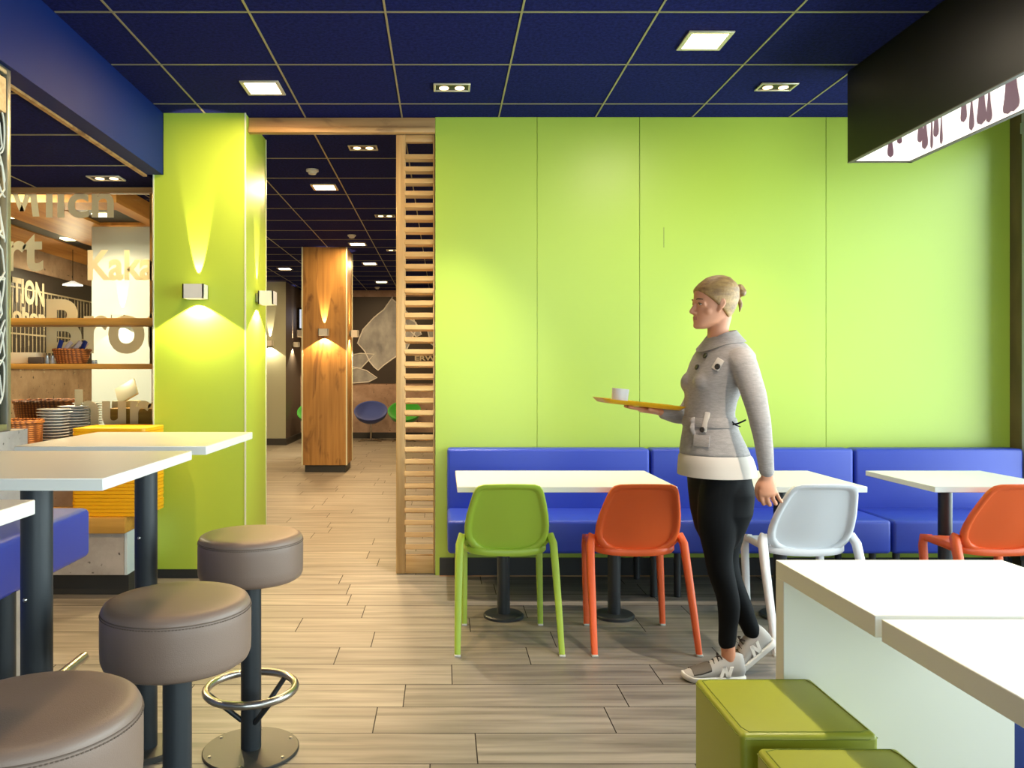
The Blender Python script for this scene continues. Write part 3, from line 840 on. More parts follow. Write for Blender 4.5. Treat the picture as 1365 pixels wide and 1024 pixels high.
# ---- sconces: (wall point, outward normal)
def sconce(px, py, pz, nx, ny, label, e_up=42, e_dn=50, color=(1, .80, .46), w=.13, h=.088, d=.10):
    t = thing('wall_sconce', label, 'wall lamp', (px, py, pz), 'white cube up and down wall lamps')
    Nn = Vector((nx, ny, 0)); T = Vector((-ny, nx, 0)); o = Vector((px, py, pz))
    R = Matrix(((T.x, Nn.x, 0, o.x), (T.y, Nn.y, 0, o.y), (0, 0, 1, o.z), (0, 0, 0, 1)))
    g = .022
    bm = new(); box(bm, -.04, .04, .0005, g + .004, -h * .34, h * .34, bev=.003, M4=R); link('back_plate', bm, M['alu'], t)
    bm = new()
    box(bm, -w / 2, w / 2, g + d - .008, g + d, -h / 2, h / 2, M4=R); box(bm, -w / 2, w / 2, g, g + .008, -h / 2, h / 2, M4=R)
    box(bm, -w / 2, -w / 2 + .008, g, g + d, -h / 2, h / 2, M4=R); box(bm, w / 2 - .008, w / 2, g, g + d, -h / 2, h / 2, M4=R)
    link('lamp_body', bm, M['sconce'], t)
    bm = new(); box(bm, -w / 2 + .008, w / 2 - .008, g + .008, g + d - .008, -.012, .012, M4=R); link('lamp_module', bm, M['bulb'], t)
    lamp('SPOT', 'up_beam', o + Nn * .034 + Vector((0, 0, h / 2 + .004)), e_up * 2.2, color, t, spot_size=math.radians(27), spot_blend=.3, shadow_soft_size=.003, rot=(Vector((0, 0, 1)) * .985 - Nn * .174).to_track_quat('-Z', 'Y').to_euler())
    lamp('SPOT', 'down_beam', o + Nn * .055 - Vector((0, 0, h / 2 + .004)), e_dn, color, t, spot_size=math.radians(118), spot_blend=.12, shadow_soft_size=.006)
    return t
sconce(-1.539, 5.02, 1.804, 0, -1, 'white cube wall lamp on the front of the lime pillar')
sconce(-1.245, 5.33, 1.800, 1, 0, 'white cube wall lamp on the side of the lime pillar')
sconce(-1.541, 10.37, 1.825, 0, -1, 'white cube wall lamp on the front of the oak pillar', color=WARM)
sconce(-1.83, 10.68, 1.825, -1, 0, 'white cube wall lamp on the left side of the oak pillar', color=WARM)
sconce(-1.252, 10.68, 1.825, 1, 0, 'white cube wall lamp on the right side of the oak pillar', color=WARM)
sconce(-3.10, 14.3, 1.83, 0, -1, 'white cube wall lamp on the far grey block front', e_up=30, e_dn=36)
sconce(-2.82, 14.95, 1.83, 1, 0, 'white cube wall lamp on the dark side of the grey block')
sconce(-3.22, 8.0, 1.83, 0, -1, 'white cube wall lamp on the pale grey kitchen pillar', e_up=9, e_dn=7)

# ================================================================= FAR HALL
mu = thing('mural_picture', 'black wall mural of tossed grey pillows at the end of the hall', 'mural', (-.6, YF - .02, 1.09))
bm = new(); box(bm, -2.4, 1.4, YF - .015, YF - .001, 1.09, 2.805); link('panel', bm, M['mural'], mu)
def far(px, py, dy=.02):
    Y = YF - dy; return Vector(((px - CX) * Y / F_PX, Y, HC - (py - CY) * Y / F_PX))
def c5(x, y): return (330 + x / 4.096, 400 + y / 4.096)
def c4(x, y): return (330 + x / 3.793, 170 + y / 3.793)
pil = [
    [c4(735, 855), c4(690, 920), c4(640, 960), c4(583, 1022), c5(600, 235), c5(640, 280), c5(665, 335), c5(690, 365), c5(712, 384), c5(750, 352), c5(808, 310), (540, 470), (549, 452), (556, 436), (551, 425), (538, 412), (522, 398)],
    [c5(568, 300), c5(620, 292), c5(692, 297), c5(660, 330), c5(618, 374), c5(575, 366), c5(520, 350), c5(500, 320)],
    [c5(560, 378), c5(600, 372), c5(650, 386), c5(707, 425), c5(660, 448), c5(575, 454), c5(500, 450), c5(500, 390)],
    [c4(800, 960), c4(850, 985), (562, 446), (555, 449), (545, 440), (540, 430)],
    [(570, 440), (582, 428), (600, 434), (612, 450), (590, 468), (574, 458)],
]
for k, poly in enumerate(pil):
    bm = new(); pts = [far(x, y, .022 + k * .002) for x, y in poly]
    bm.faces.new([bm.verts.new(p) for p in pts]); o = link('pillow_print', bm, M['pillow'], mu)
    bm = new(); tube(bm, [far(x, y, .024 + k * .002) for x, y in poly], .012, 6, closed=True); link('pillow_piping', bm, M['pillow_edge'], o)
bm = new(); kk = YF / F_PX
t_ = text_bm('ERW', (553 - CX) * kk, (581 - CX) * kk, HC - (480.5 - CY) * kk, HC - (474.5 - CY) * kk, bold=.03)
for v in t_.verts: v.co = Vector((v.co.x, YF - .03, v.co.y))
merge(bm, t_); link('lettering', bm, M['print_white'], mu, recalc=False)
# wall television
t = thing('television', 'black wall television with a pale lit screen behind the oak pillar', 'television', (-2.45, 15.4, 2.13))
bm = new(); box(bm, -2.80, -2.05, 15.38, 15.42, 2.13, 2.56, bev=.006); link('bezel', bm, M['tv_black'], t)
bm = new(); box(bm, -2.765, -2.085, 15.376, 15.382, 2.165, 2.525); link('screen', bm, M['screen'], t)
bm = new(); box(bm, -2.818, -2.45, 15.42, 15.46, 2.32, 2.37); link('wall_mount', bm, M['tv_black'], t)
# lounge chairs
def lounge(x, y, m, label):
    t = thing('swivel_chair', label, 'chair', (x, y, 0), 'bowl swivel chairs in the hall')
    bm = new(); R = Matrix.Translation((x, y, .52)) @ Matrix.Rotation(math.radians(33), 4, 'X') @ Matrix.Scale(1.0, 4)
    prof = [(.02, -.13), (.12, -.125), (.22, -.09), (.29, -.02), (.318, .05), (.318, .075), (.295, .070), (.25, .005), (.17, -.05), (.02, -.075)]
    lathe(bm, prof, (0, 0, 0), 40, M4=R); link('bowl_seat', bm, m, t)
    bm = new(); lathe(bm, [(.018, .02), (.018, .36), (.05, .375), (.05, .385)], (x, y, 0), 20); link('stem', bm, M['chrome'], t)
    bm = new()
    for a in range(4):
        an = PI / 4 + a * PI / 2
        bar(bm, [(x + .02 * math.cos(an), y + .02 * math.sin(an), .035), (x + .16 * math.cos(an), y + .16 * math.sin(an), .02), (x + .3 * math.cos(an), y + .3 * math.sin(an), .008)], [.035, .03, .025], .014, (0, 0, 1))
    link('star_base', bm, M['chrome'], t)
lounge(-1.37, 15.2, M['lounge_blue'], 'blue bowl swivel chair right of the oak pillar')
lounge(-.727, 15.2, M['lounge_green'], 'green bowl swivel chair half behind the louvred screen')
lounge(-2.40, 14.9, M['lounge_green'], 'green bowl swivel chair almost hidden behind the oak pillar')

# ================================================================= HANGING LIGHT BOX
lb = thing('hanging_light_box', 'long black hanging light box with plum utensil prints inside', 'light box', (2.37, 2.2, 2.443))
x0, x1, y0, y1, z0, z1 = 2.20, 2.545, .3, 4.32, 2.443, CEIL - .006
bm = new()
box(bm, x0, x0 + .018, y0, y1, z0, z1); box(bm, x1 - .018, x1, y0, y1, z0, z1); box(bm, x0 + .018, x1 - .018, y1 - .018, y1, z0, z1); box(bm, x0 + .018, x1 - .018, y0, y0 + .018, z0, z1)
link('outer_panel', bm, M['blackbox'], lb)
bm = new()
box(bm, x0 + .018, x0 + .022, y0 + .02, y1 - .018, z0 + .003, z1); box(bm, x1 - .022, x1 - .018, y0 + .02, y1 - .018, z0 + .003, z1)
box(bm, x0 + .022, x1 - .022, y1 - .022, y1 - .018, z0 + .003, z1)
link('inner_panel', bm, M['lightbox'], lb)
bm = new(); box(bm, x0 - .0015, x0 + .022, y0, y1, z0 - .004, z0 + .0005); box(bm, x1 - .022, x1 + .001, y0, y1, z0 - .003, z0); box(bm, x0, x1, y1 - .022, y1, z0 - .003, z0)
link('edge_trim', bm, M['dark_plastic'], lb)
DN = [0]
def drop(on, s, ztop, zbot, w, top=.12):
    pts = []; DN[0] += 1; e = .0003 * DN[0]
    for j in range(15):
        u = j / 14; zz = ztop + (zbot - ztop) * u
        ww = w * (top + (1 - top) * (u ** 1.8)) * math.sqrt(max(0, 1 - max(0, (u - .72) / .28) ** 2))
        pts.append((ww, zz))
    L = [(s - a, z) for a, z in pts]; Rr = [(s + a, z) for a, z in reversed(pts)]
    poly = L + Rr
    vs = []; bm = new()
    for a, z in poly:
        vs.append(bm.verts.new((x1 - .0232 - e, a, z) if on == 'R' else (a, y1 - .0232 - e, z)))
    bm.faces.new(vs); link('utensil_print', bm, M['plum'], lb, recalc=False)
# right-hand inner face: position along the box from the photo (x px -> depth)
def yR(px): return (x1 - .0235) * F_PX / (px - CX)
def zR(px, py): return HC - (py - CY) * yR(px) / F_PX
for px, pt, pb, w, tp in [(1227, 168, 190, .035, .5), (1233, 165, 199, .038, .2), (1242, 160, 201, .016, .3), (1248, 158, 183, .03, .4), (1255, 155, 195, .018, .12),
        (1285, 140, 163, .03, .5), (1295.5, 130, 176, .028, .1), (1309, 133, 166, .045, .4), (1319, 128, 166, .03, .15), (1344, 112, 155, .03, .4), (1352, 110, 156, .05, .3), (1345, 125, 153, .045, .4)]:
    Y = yR(px); drop('R', Y, zR(px, pt) + .06, max(zR(px, pb), z0 + .01), w, tp)
for Y in (2.75, 2.6, 2.3, 1.9, 1.75, 1.3): drop('R', Y, z0 + .4, z0 + .06 + .05 * random.random(), .05, .25)
k4 = y1 / F_PX
for px, pt, pb, w in ((1183, 190, 212, .022), (1195, 186, 194, .018)): drop('F', (px - CX) * k4, HC - (pt - CY) * k4 + .06, HC - (pb - CY) * k4, w, .35)

# ================================================================= SOFAS
X0, SW = .025, 1.27
def sofa(k, label):
    a = X0 + SW * k + .004; b = X0 + SW * (k + 1) - .004
    if k == 2: b = 3.62
    t = thing('upholstered_bench', label, 'bench', ((a + b) / 2, 4.8, 0), 'blue upholstered wall benches')
    bm = new(); box(bm, a, b, 4.53, 4.99, .266, .457, bev=.022, seg=4); link('seat', bm, M['blue_leather'], t)
    bm = new(); box(bm, a, b, 4.95, 5.078, .266, .826, bev=.02, seg=4); link('backrest', bm, M['blue_leather'], t)
    for x in (a + .065, b - .065):
        for y in (4.62, 5.02):
            bm = new(); cyl(bm, (x, y), .020, 0, .268, 20); link('leg', bm, M['black_steel'], t)
    return t
sofa(0, 'blue leatherette wall bench behind the lime green chair')
sofa(1, 'blue leatherette wall bench behind the walking woman')
sofa(2, 'blue leatherette wall bench beside the window')

# ---- dining tables
def cafe_table(x0, x1, y0, y1, poles, label):
    t = thing('cafe_table', label, 'table', ((x0 + x1) / 2, (y0 + y1) / 2, 0), 'white cafe tables along the blue benches')
    bm = new(); box(bm, x0, x1, y0, y1, .722, .75, bev=.002, seg=1); link('tabletop', bm, M['white_top'], t)
    for x in poles:
        yc = (y0 + y1) / 2 + .09
        bm = new(); cyl(bm, (x, yc), .034, .018, .7, 28); box(bm, x - .11, x + .11, yc - .11, yc + .11, .7, .7225); link('post', bm, M['black_steel'], t)
        bm = new(); lathe(bm, [(.107, 0), (.107, .012), (.10, .018), (.0345, .020)], (x, yc, 0), 40); link('base_plate', bm, M['black_steel'], t)
    return t
cafe_table(.071, 1.133, 3.836, 4.467, (.325, .915), 'long white two-post cafe table behind the green chair')
cafe_table(1.40, 2.05, 3.836, 4.467, (1.80,), 'white cafe table between the woman and the white chair')
cafe_table(2.375, 3.02, 3.836, 4.467, (2.68,), 'white cafe table nearest the window at right edge')

# ---- chairs
def chair(x, m, label):
    t = thing('plastic_chair', label, 'chair', (x, 3.9, 0), 'plastic stacking chairs at the cafe tables')
    # backrest: trapezoid shell, leaning towards the viewer at the top
    half = []
    prof = [(0, .0), (.06, .001), (.12, .010), (.165, .032), (.192, .066), (.203, .11), (.203, .15), (.195, .21), (.181, .27), (.168, .318), (.157, .345), (.142, .363), (.118, .371), (.06, .374), (0, .375)]
    outl = prof + [(-u, v) for u, v in reversed(prof[1:-1])]
    def fb(u, v, w):
        q = v / .375
        yy = 3.868 - .175 * q - .03 * q * q - .55 * (u * u) * (-1) * .9
        return Vector((x + u, yy + w, .418 + .37 * q))
    bm = new()
    plate_shape(bm, outl, [(.02, .004), (.5, .004), (.80, .004), (.845, .002), (.87, -.010), (.93, -.016), (.985, -.012), (1.0, 0), (.985, .012), (.9, .014), (.5, .014), (.02, .014)], fb)
    link('backrest', bm, m, t, ang=60)
    # seat
    so = []
    for j in range(40):
        a = 2 * PI * j / 40; c, s = math.cos(a), math.sin(a)
        u = .205 * math.copysign(abs(c) ** .5, c); v = .165 * math.copysign(abs(s) ** .5, s)
        so.append((u * (1 - .06 * (v > 0)), v))
    def fs(u, v, w): return Vector((x + u, 4.0 + v, .452 + w - .012 * math.cos(min(1, abs(u) / .2) * PI / 2)))
    bm = new(); plate_shape(bm, so, [(.02, -.012), (.5, -.012), (.9, -.016), (.97, -.028), (1.0, -.02), (1.0, 0), (.97, .006), (.9, .002), (.02, .002)], fs)
    link('seat', bm, m, t, ang=60)
    for s in (-1, 1):
        bm = new()
        bar(bm, [(x + s * .180, 3.90, .462), (x + s * .200, 3.882, .497), (x + s * .216, 3.86, .504), (x + s * .226, 3.835, .475), (x + s * .231, 3.79, .36), (x + s * .236, 3.715, .18), (x + s * .240, 3.648, .006)],
            [.03, .036, .040, .040, .037, .032, .026], [.030, .034, .036, .036, .034, .030, .026], (s * .97, 0, .25))
        lg = link('leg', bm, m, t, ang=50)
        bm = new(); box(bm, x + s * .240 - .014, x + s * .240 + .014, 3.632, 3.662, 0, .010, bev=.002); link('glide', bm, M['glide'], lg)
        bm = new()
        bar(bm, [(x + s * .186, 4.10, .452), (x + s * .192, 4.145, .445), (x + s * .194, 4.150, .40), (x + s * .195, 4.125, .2), (x + s * .196, 4.098, .006)], [.03, .036, .036, .032, .026], [.028, .032, .034, .030, .026], (s, 0, 0))
        bar(bm, [(x + s * .186, 3.90, .444), (x + s * .190, 4.0, .445), (x + s * .190, 4.13, .444)], [.030, .032, .03], [.026, .028, .026], (s, 0, 0))
        lg = link('leg', bm, m, t, ang=50)
        bm = new(); box(bm, x + s * .196 - .013, x + s * .196 + .013, 4.084, 4.112, 0, .010, bev=.002); link('glide', bm, M['glide'], lg)
    return t
chair(.308, M['ch_green'], 'lime green plastic chair at the long white table')
chair(.937, M['ch_orange'], 'orange plastic chair beside the green chair')
chair(1.770, M['ch_white'], 'white plastic chair behind the white table group')
chair(2.700, M['ch_orange'], 'orange plastic chair near the window, cut by the frame edge')

# ================================================================= BAR TABLES, STOOLS, BAR BENCH
def bar_table(y0, y1, label):
    xa, xb = -1.31, -.722; xc, yc = -1.018, (y0 + y1) / 2 + .005
    t = thing('bar_table', label, 'table', (xc, yc, 0), 'white high bar tables')
    bm = new(); box(bm, xa, xb, y0, y1, 1.049, 1.075, bev=.0015, seg=1); link('tabletop', bm, M['white_top'], t)
    bm = new(); cyl(bm, (xc, yc), .0372, .018, 1.03, 32); box(bm, xc - .13, xc + .13, yc - .13, yc + .13, 1.03, 1.0495); link('post', bm, M['black_steel'], t)
    bm = new(); lathe(bm, [(.104, 0), (.104, .012), (.098, .018), (.0375, .02)], (xc, yc, 0), 40); link('base_plate', bm, M['plate_steel'], t)
    bm = new()
    bmesh.ops.create_uvsphere(bm, u_segments=10, v_segments=6, radius=.006)
    bmesh.ops.translate(bm, verts=list(bm.verts), vec=(xc - .01, yc - .0368, .74)); link('screw', bm, M['steel'], t)
bar_table(2.43, 3.02, 'white bar table farthest back beside the lime pillar')
bar_table(1.69, 2.29, 'white bar table in the middle behind the taupe stools')
bar_table(.83, 1.41, 'nearest white bar table, mostly cut off at left edge')

def stool_seat(x, y, t):
    bm = new(); R = .177
    prof = [(.02, .7495), (.12, .7492), (.150, .748), (.162, .7455), (.1695, .741), (.1735, .734), (.1752, .726), (.1752, .723), (.1765, .716), (R, .70), (R, .64), (R - .001, .615), (R - .006, .602), (R - .018, .594), (R - .035, .592), (.05, .592)]
    lathe(bm, prof, (x, y, 0), 64); s = link('seat', bm, M['taupe'], t)
    bm = new()
    n = 150
    for j in range(n):
        a = 2 * PI * j / n; b = a + 2 * PI / n * .6
        p = Vector((x + .1768 * math.cos(a), y + .1768 * math.sin(a), .7215)); q = Vector((x + .1768 * math.cos(b), y + .1768 * math.sin(b), .7215))
        tube(bm, [p, q], .0011, 5)
    tube(bm, [(x + .1752 * math.cos(2 * PI * j / 64), y + .1752 * math.sin(2 * PI * j / 64), .7265) for j in range(64)], .0016, 6, closed=True)
    link('stitched_seam', bm, M['taupe_seam'], s)
def stool(x, y, label):
    t = thing('bar_stool', label, 'stool', (x, y, 0), 'taupe leatherette bar stools')
    stool_seat(x, y, t)
    bm = new(); cyl(bm, (x, y), .0345, .01, .594, 32); link('post', bm, M['black_steel'], t)
    bm = new(); lathe(bm, [(.163, 0), (.163, .006), (.160, .009), (.0348, .011)], (x, y, 0), 56); bp = link('base_plate', bm, M['plate_steel'], t)
    bm = new()
    for k in range(6):
        a = PI / 6 + k * PI / 3; lathe(bm, [(.0055, .009), (.0055, .0125), (.003, .0135)], (x + .142 * math.cos(a), y + .142 * math.sin(a), 0), 10)
    link('screws', bm, M['steel'], bp)
    bm = new(); tube(bm, [(x + .150 * math.cos(2 * PI * j / 56), y + .150 * math.sin(2 * PI * j / 56), .214) for j in range(56)], .0135, 12, closed=True); fr = link('foot_ring', bm, M['steel'], t)
    for a in (50, 192, 308):
        c, s = math.cos(math.radians(a)), math.sin(math.radians(a)); bm = new()
        tube(bm, [(x + .147 * c, y + .147 * s, .208), (x + .032 * c, y + .032 * s, .105)], .009, 10); link('bracket', bm, M['black_steel'], fr)
    return t
s0 = stool(-.66, 2.74, 'taupe bar stool farthest away with its foot ring in view')
dup(s0, (-.652, 1.954, 0), 'middle taupe bar stool beside the white bar tables', rz=.4)
dup(s0, (-.685, 1.32, 0), 'nearest taupe bar stool, cut off by the bottom left corner', rz=.9)

t = thing('bar_bench', 'blue upholstered high bench along the concrete half wall', 'bench', (-1.6, 2.2, 0))
bm = new(); box(bm, -1.775, -1.46, .2, 3.30, .54, .742, bev=.025, seg=4); link('seat', bm, M['blue_leather'], t)
for y in (.5, 1.6, 2.72):
    bm = new(); cyl(bm, (-1.50, y), .037, 0, .55, 28); link('leg', bm, M['black_steel'], t)
bm = new(); tube(bm, [(-1.262, .6, .30), (-1.262, 2.80, .30)], .017, 16); fr = link('foot_rail', bm, M['steel'], t)
for y in (.9, 1.62):
    bm = new(); tube(bm, [(-1.262, y, .30), (-1.50, y, .30)], .012, 12); link('rail_bracket', bm, M['black_steel'], fr)

# ================================================================= WHITE TABLE GROUP + POUFS (right foreground)
def slab_table(y0, y1, leg_y, label):
    t = thing('slab_table', label, 'table', (1.31, (y0 + y1) / 2, 0), 'white slab tables in the right foreground')
    bm = new(); box(bm, .979, 1.643, y0, y1, .70, .75, bev=.0015, seg=1); link('tabletop', bm, M['white_top'], t)
    bm = new(); box(bm, .979, 1.643, leg_y, leg_y + .054, 0, .70, bev=.0015, seg=1); link('slab_leg', bm, M['white_top'], t)
slab_table(1.80, 2.337, 2.283, 'white slab-legged table behind the lime green poufs')
slab_table(1.19, 1.774, 1.19, 'nearest white slab-legged table, cut by the frame corner')
bm = new(); box(bm, 1.66, 2.35, 2.42, 2.95, .06, .45, bev=.02, seg=3)
t = thing('low_bench', 'dark blue low bench just behind the white slab tables', 'bench', (2.0, 2.7, 0)); link('seat', bm, M['blue_dark'], t)
bm = new(); box(bm, 1.70, 2.31, 2.46, 2.91, 0, .062); link('plinth', bm, M['base'], t)
def pouf(x0, x1, y0, y1, label):
    t = thing('cube_pouf', label, 'pouf', ((x0 + x1) / 2, (y0 + y1) / 2, 0), 'lime leatherette cube poufs')
    bm = new(); box(bm, x0, x1, y0, y1, .012, .438, bev=.014, seg=4)
    for v in bm.verts:
        if v.co.z > .43:
            u = (v.co.x - (x0 + x1) / 2) / ((x1 - x0) / 2); w = (v.co.y - (y0 + y1) / 2) / ((y1 - y0) / 2)
            v.co.z += .004 * max(0, 1 - u * u) * max(0, 1 - w * w)
    b = link('upholstered_cube', bm, M['olive'], t)
    bm = new()
    def loop(z, ins):
        return [(x0 + ins, y0 + ins, z), (x1 - ins, y0 + ins, z), (x1 - ins, y1 - ins, z), (x0 + ins, y1 - ins, z)]
    def sub(l, r=.012):
        out = []
        n = len(l)
        for i in range(n):
            a, b_ = Vector(l[i]), Vector(l[(i + 1) % n])
            for j in range(12): out.append(a.lerp(b_, .03 + j / 12 * .97 * 1.0 if j else .03))
        return out
    tube(bm, sub(loop(.426, -.0006)), .0014, 6, closed=True); tube(bm, sub(loop(.4385, .014)), .0013, 6, closed=True)
    link('stitched_seam', bm, M['olive_seam'], b)
    for x in (x0 + .04, x1 - .04):
        for y in (y0 + .04, y1 - .04):
            bm = new(); cyl(bm, (x, y), .018, 0, .014, 16); link('foot', bm, M['base'], t)
pouf(.712, 1.040, 1.893, 2.246, 'lime green cube pouf under the white slab table')
pouf(.722, 1.046, 1.48, 1.832, 'nearest lime green cube pouf at the bottom edge')

# ================================================================= WALKING WOMAN
WY = 3.42
yaw = math.radians(12)
Fv = Vector((-math.cos(yaw), -math.sin(yaw), 0)); Sv = Vector((math.sin(yaw), -math.cos(yaw), 0))   # forward, her left (towards the viewer)
def sec(y, xf, xb, hw, scale=1.0, power=2.2, seg=48, tilt=0):
    k = WY / F_PX; ext = (xb - xf) / 2 * k
    a = math.sqrt(max(ext ** 2 - (hw * math.sin(yaw)) ** 2, .0004)) / math.cos(yaw)
    c = P((xf + xb) / 2, y, WY)
    return ellring(c, Fv, Sv, a * scale, hw * scale, seg, power)
SL = [(632, 908, 1002, .165), (620, 908, 1001, .162), (606, 909, 996, .156), (590, 911, 988, .147), (574, 914, 980, .137), (560, 916, 975, .128), (549, 917, 974, .125),
      (535, 917, 977, .128), (520, 917, 983, .138), (508, 918, 989, .148), (496, 921, 995, .160), (484, 926, 999, .170), (474, 931, 998, .166), (467, 935, 994, .146), (460, 938, 990, .118), (454, 942, 984, .088), (449, 944, 979, .066)]
armL = [P(990, 486, 3.262), P(1003, 520, 3.225), P(1012, 556, 3.205), P(1018, 592, 3.20), P(1022, 628, 3.205)]
armR = [P(955, 486, 3.585), P(935, 520, 3.61), P(916, 551, 3.62), P(903, 553, 3.60), P(886, 551, 3.585)]
legL = [P(963, 640, 3.345), P(957, 690, 3.345), P(959, 752, 3.355), P(971, 802, 3.36), P(970, 842, 3.365), P(969, 856, 3.365)]
legR = [P(968, 640, 3.50), P(968, 695, 3.49), P(967, 755, 3.47), P(985, 802, 3.465), P(998, 832, 3.46), P(1003, 843, 3.46)]
HX, HZ = 952, 406
hd = P(HX, HZ, WY)                                   # eye-level centre of the head
hy = math.radians(6); Hf = Vector((-math.cos(hy), -math.sin(hy), 0)); Hs = Vector((math.sin(hy), -math.cos(hy), 0))
def H(u, s, z): return hd + Hf * u + Hs * s + Vector((0, 0, z - .105))
HP = [(.000, .082, .040, .020), (.010, .089, .012, .034), (.024, .090, -.030, .046), (.042, .087, -.052, .054), (.060, .086, -.066, .060), (.080, .084, -.078, .066),
      (.105, .080, -.088, .070), (.125, .087, -.095, .072), (.150, .086, -.099, .073), (.175, .076, -.096, .069), (.197, .055, -.083, .059), (.214, .025, -.058, .042), (.223, -.002, -.03, .02)]
def hring(z, f, b, hw, grow=0.0, seg=44):
    out = []
    c = (f + b) / 2; a = (f - b) / 2 + grow
    for j in range(seg):
        th = 2 * PI * j / seg; x, y = math.cos(th), math.sin(th)
        x = math.copysign(abs(x) ** .92, x); y = math.copysign(abs(y) ** .92, y)
        # the face narrows towards the front, the skull is fuller behind
        wid = hw + grow
        out.append(H(c + a * x, wid * y * (1 - .10 * max(0, x)), z))
    return out
bm = new()
loft(bm, [hring(*p) for p in HP])
# nose, brow, lips, chin, cheeks
chain(bm, [H(.080, 0, .112), H(.093, 0, .090), H(.102, 0, .074)], [.007, .008, .0095], seg=12)
sphere(bm, H(.098, 0, .071), .0098, 12); sphere(bm, H(.090, .010, .068), .0075, 10); sphere(bm, H(.090, -.010, .068), .0075, 10)
chain(bm, [H(.078, .03, .121), H(.086, .012, .119), H(.086, -.012, .119), H(.078, -.03, .121)], [.005, .006, .006, .005], seg=10)
chain(bm, [H(.074, .020, .047), H(.087, .008, .0485), H(.087, -.008, .0485), H(.074, -.020, .047)], [.004, .0058, .0058, .004], seg=10)
chain(bm, [H(.074, .018, .039), H(.086, .007, .0375), H(.086, -.007, .0375), H(.074, -.018, .039)], [.004, .0062, .0062, .004], seg=10)
sphere(bm, H(.080, 0, .014), .014, 14)
for s in (-1, 1):
    sphere(bm, H(.042, s * .036, .074), .024, 14)
    chain(bm, [H(.010, s * .068, .075), H(.000, s * .074, .088), H(-.010, s * .078, .108), H(-.002, s * .076, .120), H(.010, s * .071, .118)], [.006, .007, .007, .007, .006], seg=10)
    chain(bm, [H(.006, s * .068, .085), H(.002, s * .072, .110)], [.008, .009], seg=10)
    chain(bm, [H(.077, s * .016, .108), H(.0775, s * .031, .1135), H(.066, s * .047, .107)], [.006, .0075, .006], seg=10); chain(bm, [H(.076, s * .018, .098), H(.0745, s * .031, .0955), H(.064, s * .046, .099)], [.006, .0065, .006], seg=10)
# neck and a slim continuous body under the clothes
chain(bm, [H(-.028, 0, .055), P(957, 445, WY), P(962, 466, WY)], [(.046, .048), (.043, .046), (.055, .07)], side=Sv, seg=28)
loft(bm, [sec(y, xf + 5, xb - 5, hw - .02) for y, xf, xb, hw in SL])
loft(bm, [sec(690, 938, 980, .10), sec(660, 932, 988, .12), sec(628, 926, 988, .12)])
def limb(pts, rads): chain(bm, pts, rads, side=Sv, seg=22)
limb(armL, [.045, .040, .034, .028, .022]); limb(armR, [.045, .040, .034, .030, .022])
limb(legL, [.068, .062, .043, .038, .028, .029]); limb(legR, [.068, .062, .044, .038, .029, .029])
# feet inside the shoes
chain(bm, [P(969, 852, 3.365), P(971, 874, 3.365), P(968, 890, 3.365), P(945, 898, 3.365)], [.030, .029, .026, .014], seg=14)
chain(bm, [P(1003, 840, 3.46), P(1010, 856, 3.46), P(1012, 866, 3.46), P(1002, 884, 3.46)], [.030, .029, .024, .012], seg=14)
# left hand: relaxed, half closed, swinging back
def Q(x, y, Y): return P(x, y, Y)
chain(bm, [Q(1022, 624, 3.205), Q(1023, 636, 3.205), Q(1023, 648, 3.205), Q(1024, 658, 3.207)], [(.020, .017), (.026, .016), (.035, .0165), (.036, .015)], side=(0, 1, 0), seg=24)
for k, (x, L, r) in enumerate([(1013.5, 1.0, .0092), (1020.5, 1.08, .0095), (1027.5, 1.0, .0090), (1034, .82, .0080)]):
    d = k - 1.5
    chain(bm, [Q(x, 655, 3.207), Q(x + 3 + d * .8, 655 + 11 * L, 3.214), Q(x + 6 + d, 655 + 17 * L, 3.236), Q(x + 6 + d, 655 + 14 * L, 3.258)], [r, r * .95, r * .88, r * .78], seg=10)
chain(bm, [Q(1015, 640, 3.212), Q(1009.5, 649, 3.222), Q(1009.5, 659, 3.234), Q(1012.5, 667, 3.245)], [.012, .0105, .0095, .008], seg=10)
# right hand: flat under the tray
TC = P(850, 538.5, 3.58); tr = math.radians(6)
TM = Matrix.Translation(TC) @ Matrix.Rotation(tr, 4, 'Y')
def TT(x, y, z): return TM @ Vector((x, y, z))
chain(bm, [P(887, 551.5, 3.585), TT(.095, .0, -.024), TT(.055, 0, -.0235), TT(.02, 0, -.0235)], [(.020, .020), (.016, .026), (.0145, .037), (.0135, .040)], side=(0, 1, 0), seg=22)
for k, (yy, L) in enumerate([(-.030, .068), (-.010, .078), (.010, .074), (.030, .058)]):
    chain(bm, [TT(.022, yy, -.022), TT(.022 - L * .55, yy * 1.25, -.020), TT(.022 - L, yy * 1.45, -.0165)], [.0092, .0086, .0072], seg=10)
chain(bm, [TT(.080, -.024, -.024), TT(.060, -.055, -.021), TT(.035, -.078, -.017)], [.012, .0105, .0085], seg=10)
body = remesh(bm, .0034, 5, .5)
woman = link('person', body, [M['skin'], M['lip']], ang=180)
tag(woman, 'woman in grey belted jacket and black leggings walking with a yellow tray', 'person')
lipc = [H(.09, 0, .043) - woman.location]
for p in woman.data.polygons:
    c = p.center + woman.location; q = c - hd; u, s, z = q.dot(Hf), q.dot(Hs), q.z + .105
    if u > .082 and abs(s) < .017 and .0355 < z < .0515: p.material_index = 1
